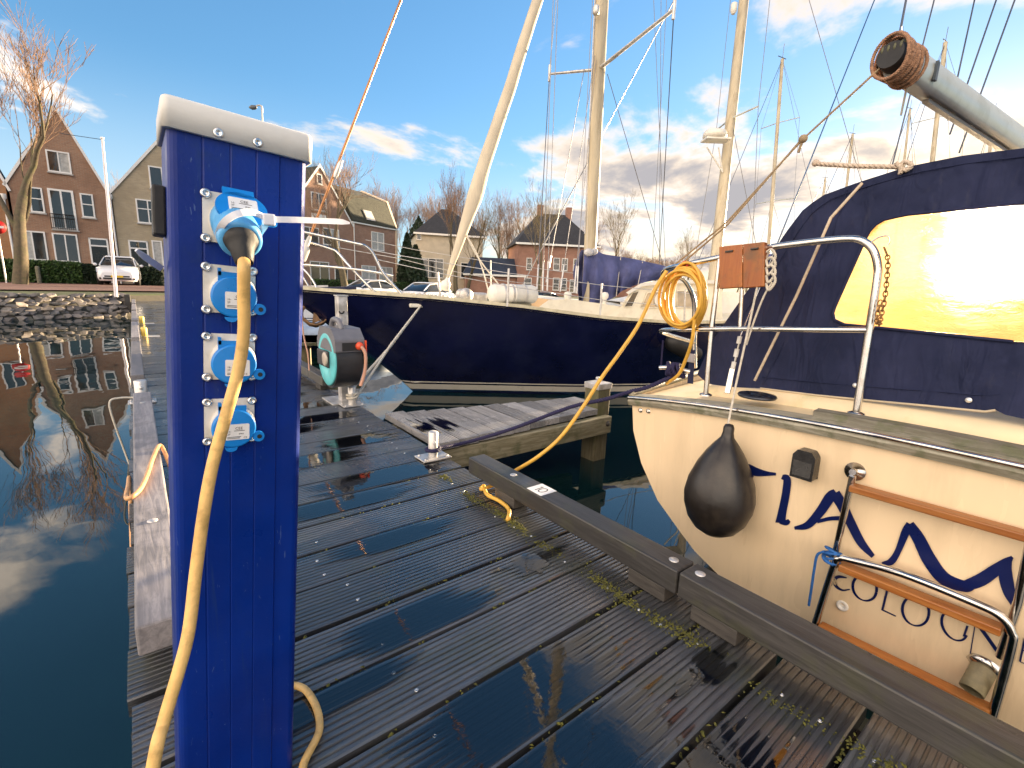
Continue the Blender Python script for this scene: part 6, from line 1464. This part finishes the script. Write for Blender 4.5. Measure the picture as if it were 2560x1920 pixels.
# ------------------------------------------------------------------ yachts lying further off
hullwhite = pm('distant_white_hull', (.72, .66, .56), .25, 0, .05, 3); hulltan = pm('tan_hull', (.55, .38, .22), .3, 0, .08, 3)
def far_yacht(label, top, bot, d, hullm, head, spreads=(.55,), rmast=.07, L=8.5, tall=0.0, radar=False):
    """mast from pixel top to pixel bot at distance d; hull round its foot"""
    q = at(*bot, d=d); p = at(*top, d=d); base = V(q.x, q.y, WZ); t = thing('moored_yacht', label, 'yacht', base)
    md_ = (p - q).normalized(); foot = q + md_ * ((.7 - q.z) / md_.z); headp = p + md_ * tall
    ca, sa = math.cos(head), math.sin(head); al = V(ca, sa, 0); sd = V(-sa, ca, 0); P = lambda a, b, z: V(base.x, base.y, 0) + al * a + sd * b + V(0, 0, z)
    prof = [(-.55, .55, .15), (-.5, .75, .35), (-.3, .9, .8), (0, 1, 1), (.25, .82, .9), (.42, .35, .6), (.5, .02, .2)]; rows = []
    for f, hb, dp in prof:
        x = f * L; b = L * .155 * hb; zd = WZ + 1.0 + .25 * max(0, f) * 2; rows.append([P(x, b, zd), P(x + .02, b * .97, WZ + .3), P(x, b * .8, WZ - .15), P(x, 0, WZ - .5 * dp - .1), P(x, -b * .8, WZ - .15), P(x + .02, -b * .97, WZ + .3), P(x, -b, zd)])
    mb = MB(); mb.grid(rows); mb.add(rows[0], [tuple(range(7))]); mb.build('hull', hullm, t)
    mb = MB(); mb.grid([[r[0] + V(0, 0, .0), (r[0] + r[6]) / 2 + V(0, 0, .05), r[6]] for r in rows]); mb.build('deck', offw, t)
    cr = [[P(x, b, WZ + 1.0), P(x, b * .85, zt), P(x, -b * .85, zt), P(x, -b, WZ + 1.0)] for x, b, zt in ((-L * .12, L * .1, WZ + 1.45), (L * .1, L * .1, WZ + 1.45), (L * .25, L * .06, WZ + 1.2))]
    mb = MB(); mb.grid(cr, False); mb.add(cr[0], [(0, 1, 2, 3)]); mb.build('cabin', whitep, t)
    MB().tube([foot + V(0, 0, -.3), headp], [rmast, rmast * .8], 10).build('mast', mastm, t)
    bl_ = foot + md_ * .9; MB().tube([bl_, bl_ - al * L * .4], .05, 8).build('boom', alu, t)
    MB().tube([bl_ + V(0, 0, .08) - al * .2, bl_ + V(0, 0, .12) - al * L * .38], [.10, .07], 8).build('stowed_sail', covm, t)
    Lm = (headp - foot).length; tips = []
    for f in spreads:
        c = foot + md_ * Lm * f; hw = L * .085
        for s_ in (-1, 1): MB().tube([c, c + sd * (s_ * hw) - al * .1], .018, 5).build('spreader', alu, t); tips.append((f, s_, c + sd * (s_ * hw) - al * .1))
    wm = max(.006, d * .00035)
    for s_ in (-1, 1):
        ch_ = P(-.1, s_ * L * .14, WZ + 1.02); prev = ch_
        for f, ss_, tp_ in tips:
            if ss_ == s_: MB().tube([prev, tp_], wm, 4).build('shroud', wirem, t); prev = tp_
        MB().tube([prev, headp], wm, 4).build('shroud', wirem, t)
        MB().tube([P(-.5, s_ * L * .14, WZ + 1.02), foot + md_ * Lm * spreads[0]], wm, 4).build('shroud', wirem, t)
    MB().tube([P(L * .48, 0, WZ + 1.25), headp], wm * 1.6, 5).build('forestay', wirem, t); MB().tube([P(-L * .54, 0, WZ + 1.0), headp], wm, 4).build('backstay', wirem, t)
    if tall == 0:
        MB().tube([headp, headp + V(0, 0, .5)], .01, 4).build('aerial', wirem, t); MB().bar(headp + V(0, 0, .05) - al * .2, headp + V(0, 0, .05) + al * .25, .02, .02).build('wind_vane', wirem, t)
    if radar:
        r_ = at(1543, 300, d=d - .25)
        ra = MB().lathe([(.16, 0), (.21, .02), (.215, .09), (.19, .13), (.10, .15), (.0001, .152)], r_, (0, 0, 1), 26).build('radar_dome', whitep, t)
        MB().box(-.2, .26, -.16, .16, -.035, -.005, lambda p_: r_ + V(.7, -.55, 0).normalized() * p_.x + V(.55, .7, 0).normalized() * p_.y + V(0, 0, p_.z)).build('bracket', whitep, ra)
        for x in (1527, 1552): MB().tube([at(x, 318, d=d - .2), at(1561, 372, d=d - .05)], .014, 6).build('strut', whitep, ra)
        MB().lathe([(.03, -.1), (.06, -.05), (.06, .08), (.03, .1)], at(1585, 18, d=d - .15), (0, 0, 1), 10).build('steaming_light', whitep, t)
    return t
far_yacht('cream yacht with a white radar dome on its thick mast', (1607, 0), (1543, 590), 9.2, hulltan, math.radians(150), (.40, .75), .105, 8.0, 3.2, True)
far_yacht('moored yacht with a grey mast just right of the radar mast', (1690, 128), (1657, 600), 17, hullwhite, math.radians(170), (.42, .74), .07, 8.5)
far_yacht('moored yacht with a short pale mast behind the tent shoulder', (1842, 290), (1806, 600), 26, hullwhite, math.radians(160), (.5,), .08, 8)
far_yacht('moored yacht with a thin mast beyond the twisted rope', (1966, 236), (1930, 560), 26, hullwhite, math.radians(165), (.5,), .07, 8)
far_yacht('moored yacht with a tall mast right behind the boom', (2042, 92), (1992, 560), 17, hullwhite, math.radians(175), (.48, .72), .085, 9)
far_yacht('small moored yacht with a low mast past the tent line', (1783, 385), (1760, 600), 30, hullwhite, math.radians(150), (.5,), .07, 7)
far_yacht('moored yacht whose mast tip shows above the boom', (2148, 245), (2110, 560), 24, hullwhite, math.radians(170), (.5,), .08, 8)
# overhead stays of the cream yacht's neighbour rigs, made fast ashore of the frame
for i, (a, b, lab) in enumerate((((1957, 0), (1940, 90), 'dark blue halyard running up past the boom end'), ((2018, 0), (1928, 355), 'thin wire stay crossing left of the boom'), ((2105, 0), (2048, 260), 'wire stay rising beyond the boom, first of three'), ((2152, 0), (2052, 290), 'wire stay rising beyond the boom, second of three'), ((2192, 0), (2072, 330), 'wire stay rising beyond the boom, third of three'))):
    A_, B_ = at(*a, X=3.4), at(*b, X=3.0); d_ = (A_ - B_)
    MB().tube([B_ - d_ * .0, A_ + d_ * 2.5], .0036 if i else .006, 5).build('stay', wirem, label=lab, cat='stay')
# dinghy, little jetty and piles behind the ketch's bow
dg = thing('inflatable_dinghy', 'grey-blue inflatable dinghy moored behind the rusty anchor', 'dinghy', at(690, 700, Z=WZ + .1))
q = at(700, 690, d=9.5); tub = pm('dinghy_grey', (.30, .38, .50), .5, 0, .1)
P = [V(q.x, q.y, WZ + .38) + V(1, -.25, 0) * a + V(.25, 1, 0) * b for a, b in ((-1.1, .5), (.6, .5), (1.1, .25), (1.3, 0), (1.1, -.25), (.6, -.5), (-1.1, -.5))]
MB().tube(smoothline(P, 5), .17, 12).build('tube', tub, dg); MB().add([p + V(0, 0, -.12) for p in P], [tuple(range(7))]).build('floor', blackrub, dg)
ob = q + V(-1.0, .3, 0); MB().box(-.16, .16, -.12, .12, .75, 1.1, lambda p: V(ob.x, ob.y, WZ) + p).build('outboard', blackrub, dg, bevel=.05)
cv = thing('covered_dayboat', 'small day boat under a grey tarpaulin behind the navy bow', 'boat', at(735, 700, Z=WZ))
q = at(745, 690, d=11); rows = []
for a, b, z in ((-1.6, .5, .8), (-.6, .7, 1.15), (.6, .7, 1.2), (1.5, .45, .95), (2.0, .05, .8)): rows.append([V(q.x + a * .95 + o_ * .3, q.y - a * .3 + o_, WZ + zz_) for o_, zz_ in ((-b, .55), (-b * .6, z * .9), (0, z), (b * .6, z * .9), (b, .55))])
MB().grid(rows).build('tarpaulin', pm('grey_tarp', (.35, .36, .38), .6, 0, .2, 5, .5, 12), cv)
rows2 = [[V(p[0].x, p[0].y, WZ + .6), V((p[0].x + p[4].x) / 2, (p[0].y + p[4].y) / 2, WZ - .2), V(p[4].x, p[4].y, WZ + .6)] for p in rows]; MB().grid(rows2, False).build('hull', boot, cv)
sj = thing('side_jetty', 'low side jetty on piles behind the hose reel', 'jetty', at(680, 745, Z=-.1))
A_, B_ = at(650, 742, Z=-.08), at(720, 742, Z=-.08)
for i in range(10): c = A_.lerp(A_ + (B_ - A_) * 1.8, i / 9); MB().box(-.10, .10, -.05, 1.2, -.03, .02, lambda p: c + p).build('board', oldwood, sj)
for f in (.2, .9): c = A_.lerp(B_, f); MB().lathe([(.1, -3), (.1, .0)], c + V(0, .2, -.05), (0, 0, 1), 10).build('pile', pilewood, sj)
# ------------------------------------------------------------------ hose reel on its post
HY = 3.72
hp = thing('mooring_post', 'white galvanised post with a shackle behind the hose reel', 'post', at(745, 860, Y=HY))
q0, q1 = at(748, 862, Y=HY), at(746, 640, Y=HY)
MB().box(-.038, .038, -.038, .038, 0, q1.z, lambda p: V(q0.x, HY + .04, 0) + p).build('tube', galv, hp, bevel=.006)
MB().box(-.043, .043, -.043, .043, q1.z, q1.z + .008, lambda p: V(q0.x, HY + .04, 0) + p).build('lid', galv, hp)
MB().box(-.10, .10, -.12, .16, .002, .012, lambda p: V(q0.x - .03, HY + .04, 0) + p).build('base_plate', galv, hp)
sh_ = at(738, 672, Y=HY - .005); MB().tube([sh_ + V(.018 * math.cos(t), 0, .018 * math.sin(t)) for t in np.linspace(PI, 2 * PI, 9)], .006, 6).build('shackle', blackrub, hp)
MB().lathe([(.008, 0), (.008, .05), (.0001, .052)], at(738, 688, Y=HY - .005), (-1, -.1, 0), 8).build('bolt', galv, hp)
hr = thing('hose_reel', 'black wall hose reel with a turquoise side disc', 'hose reel', at(730, 830, Y=HY - .12))
hblk = pm('reel_black', (.028, .028, .032), .38, 0, .15, 12, .05, 60); hgrey = pm('reel_grey', (.16, .16, .18), .42, 0, .1, 12); hteal = pm('reel_turquoise', (.12, .52, .56), .45, 0, .12, 12)
RX0, RX1 = at(700, 760, Y=HY - .1).x, at(760, 760, Y=HY - .1).x; RXW = RX1 - RX0
zT, zB = at(735, 708, Y=HY - .1).z, at(735, 832, Y=HY - .1).z; zc = (zT + zB) / 2; Rr_ = (zT - zB) / 2
yc_ = HY - .14
body = [(yc_ + Rr_ * .95 * math.sin(a), zc + Rr_ * math.cos(a)) for a in np.linspace(0, 2 * PI, 33)[:-1]]
MB().prism(body, lambda a, b, t: V(t, a, b), RX0 + .015, RX1 - .01, True).build('drum_case', hblk, hr, bevel=.008)
MB().prism([(yc_ - Rr_ * .98, zc + Rr_ * .30), (yc_ - Rr_ * .98, zc + Rr_ * .72), (yc_ - Rr_ * .6, zT + .012), (yc_ + Rr_ * .6, zT + .012), (yc_ + Rr_ * .95, zc + Rr_ * .6), (yc_ + Rr_ * .95, zc + Rr_ * .3)], lambda a, b, t: V(t, a, b), RX0 + .002, RX1 + .004).build('top_shell', hgrey, hr, bevel=.012)
MB().box(RX0 + .05, RX1 - .012, yc_ - Rr_ * .985 - .003, yc_ - Rr_ * .9, zc + Rr_ * .36, zc + Rr_ * .62).build('hose_slot', blackrub, hr)
hd_ = MB(); hd_.tube(smoothline([V((RX0 + RX1) / 2 - .02, yc_ - Rr_ * .55, zT), V((RX0 + RX1) / 2 - .02, yc_ - Rr_ * .35, zT + .055), V((RX0 + RX1) / 2 - .02, yc_ + Rr_ * .25, zT + .06), V((RX0 + RX1) / 2 - .02, yc_ + Rr_ * .5, zT)], 5), .022, 8); hd_.build('handle', hgrey, hr)
dc = V(RX0 + .014, yc_, zc - .005)
MB().lathe([(Rr_ * .90, 0), (Rr_ * .90, .008), (Rr_ * .86, .013), (Rr_ * .42, .010), (Rr_ * .40, .004), (.0001, .004)], dc, (-1, 0, 0), 36).build('side_disc', hteal, hr)
MB().box(-.022, .002, -Rr_ * .25, Rr_ * 1.0, -Rr_ * .28, Rr_ * .28, lambda p: dc + V(p.x, p.y * .9, p.z)).build('wall_arm', hblk, hr, bevel=.01)
MB().lathe([(Rr_ * .24, .018), (Rr_ * .24, .028), (Rr_ * .18, .032), (.0001, .032)], dc, (-1, 0, 0), 20).build('hub', pm('hub_beige', (.50, .43, .36), .4), hr)
nz = V(RX1 - .035, yc_ - Rr_ * 1.0, zc + Rr_ * .5); orange = pm('orange_plastic', (.80, .10, .04), .4)
MB().ball(nz, .030, 12).build('hose_stop', orange, hr)
MB().tube(smoothline([nz + V(.005, -.02, 0), nz + V(.028, -.035, -.05), nz + V(.030, -.03, -.14), nz + V(.018, -.02, -.22), nz + V(-.004, -.01, -.29)], 5), .0125, 9).build('hose', pm('pink_hose', (.62, .34, .24), .5), hr)
MB().bar(nz + V(.045, .0, .04), nz + V(.045, .0, -.06), .006, .03, (0, 1, 0)).build('edge_guard', orange, hr)
pc = thing('pink_cord', 'thin pink cord dangling beside the power post over the kerb', 'cord', at(665, 790, Y=4.0))
MB().tube(smoothline([at(650, 650, Y=4.1), at(652, 690, Y=4.1), at(657, 730, Y=4.1), at(665, 765, Y=4.1), at(668, 800, Y=4.1)], 5), .006, 6).build('cord', pm('pink_rope', (.62, .36, .26), .7), pc)
# rope on the left bollard, yellow hardware
lr_ = thing('thin_rope', 'thin pale rope tied to the bollard and trailing into the water', 'rope', (-.03, 4.42, .05))
mb = MB(); mb.tube([V(-.03 + .05 * math.cos(t), 4.42 + .05 * math.sin(t), .045) for t in np.linspace(0, 2 * PI, 15)[:-1]], .007, 6, closed=True)
mb.tube(smoothline([V(-.08, 4.42, .045), V(-.16, 4.42, .05), V(-.215, 4.41, .03), V(-.21, 4.40, -.1), V(-.15, 4.38, -.46)], 5), .007, 6); mb.build('line', rp, lr_)
for y in (9.2, 11.6):
    o = thing('yellow_buffer', 'small yellow mooring buffer on the far jetty edge', 'buffer', (.10, y, .02), 'yellow buffers on the far jetty edge')
    MB().lathe([(.035, 0), (.042, .02), (.042, .12), (.035, .135), (.0001, .14)], (.06, y, .004), (0, 0, 1), 14).build('body', pm('buffer_yellow', (.75, .55, .12), .5) if y < 10 else MATS['buffer_yellow'], o)
    MB().box(.05, .25, y - .12, y + .12, .001, .0035).build('foot', galv, o)
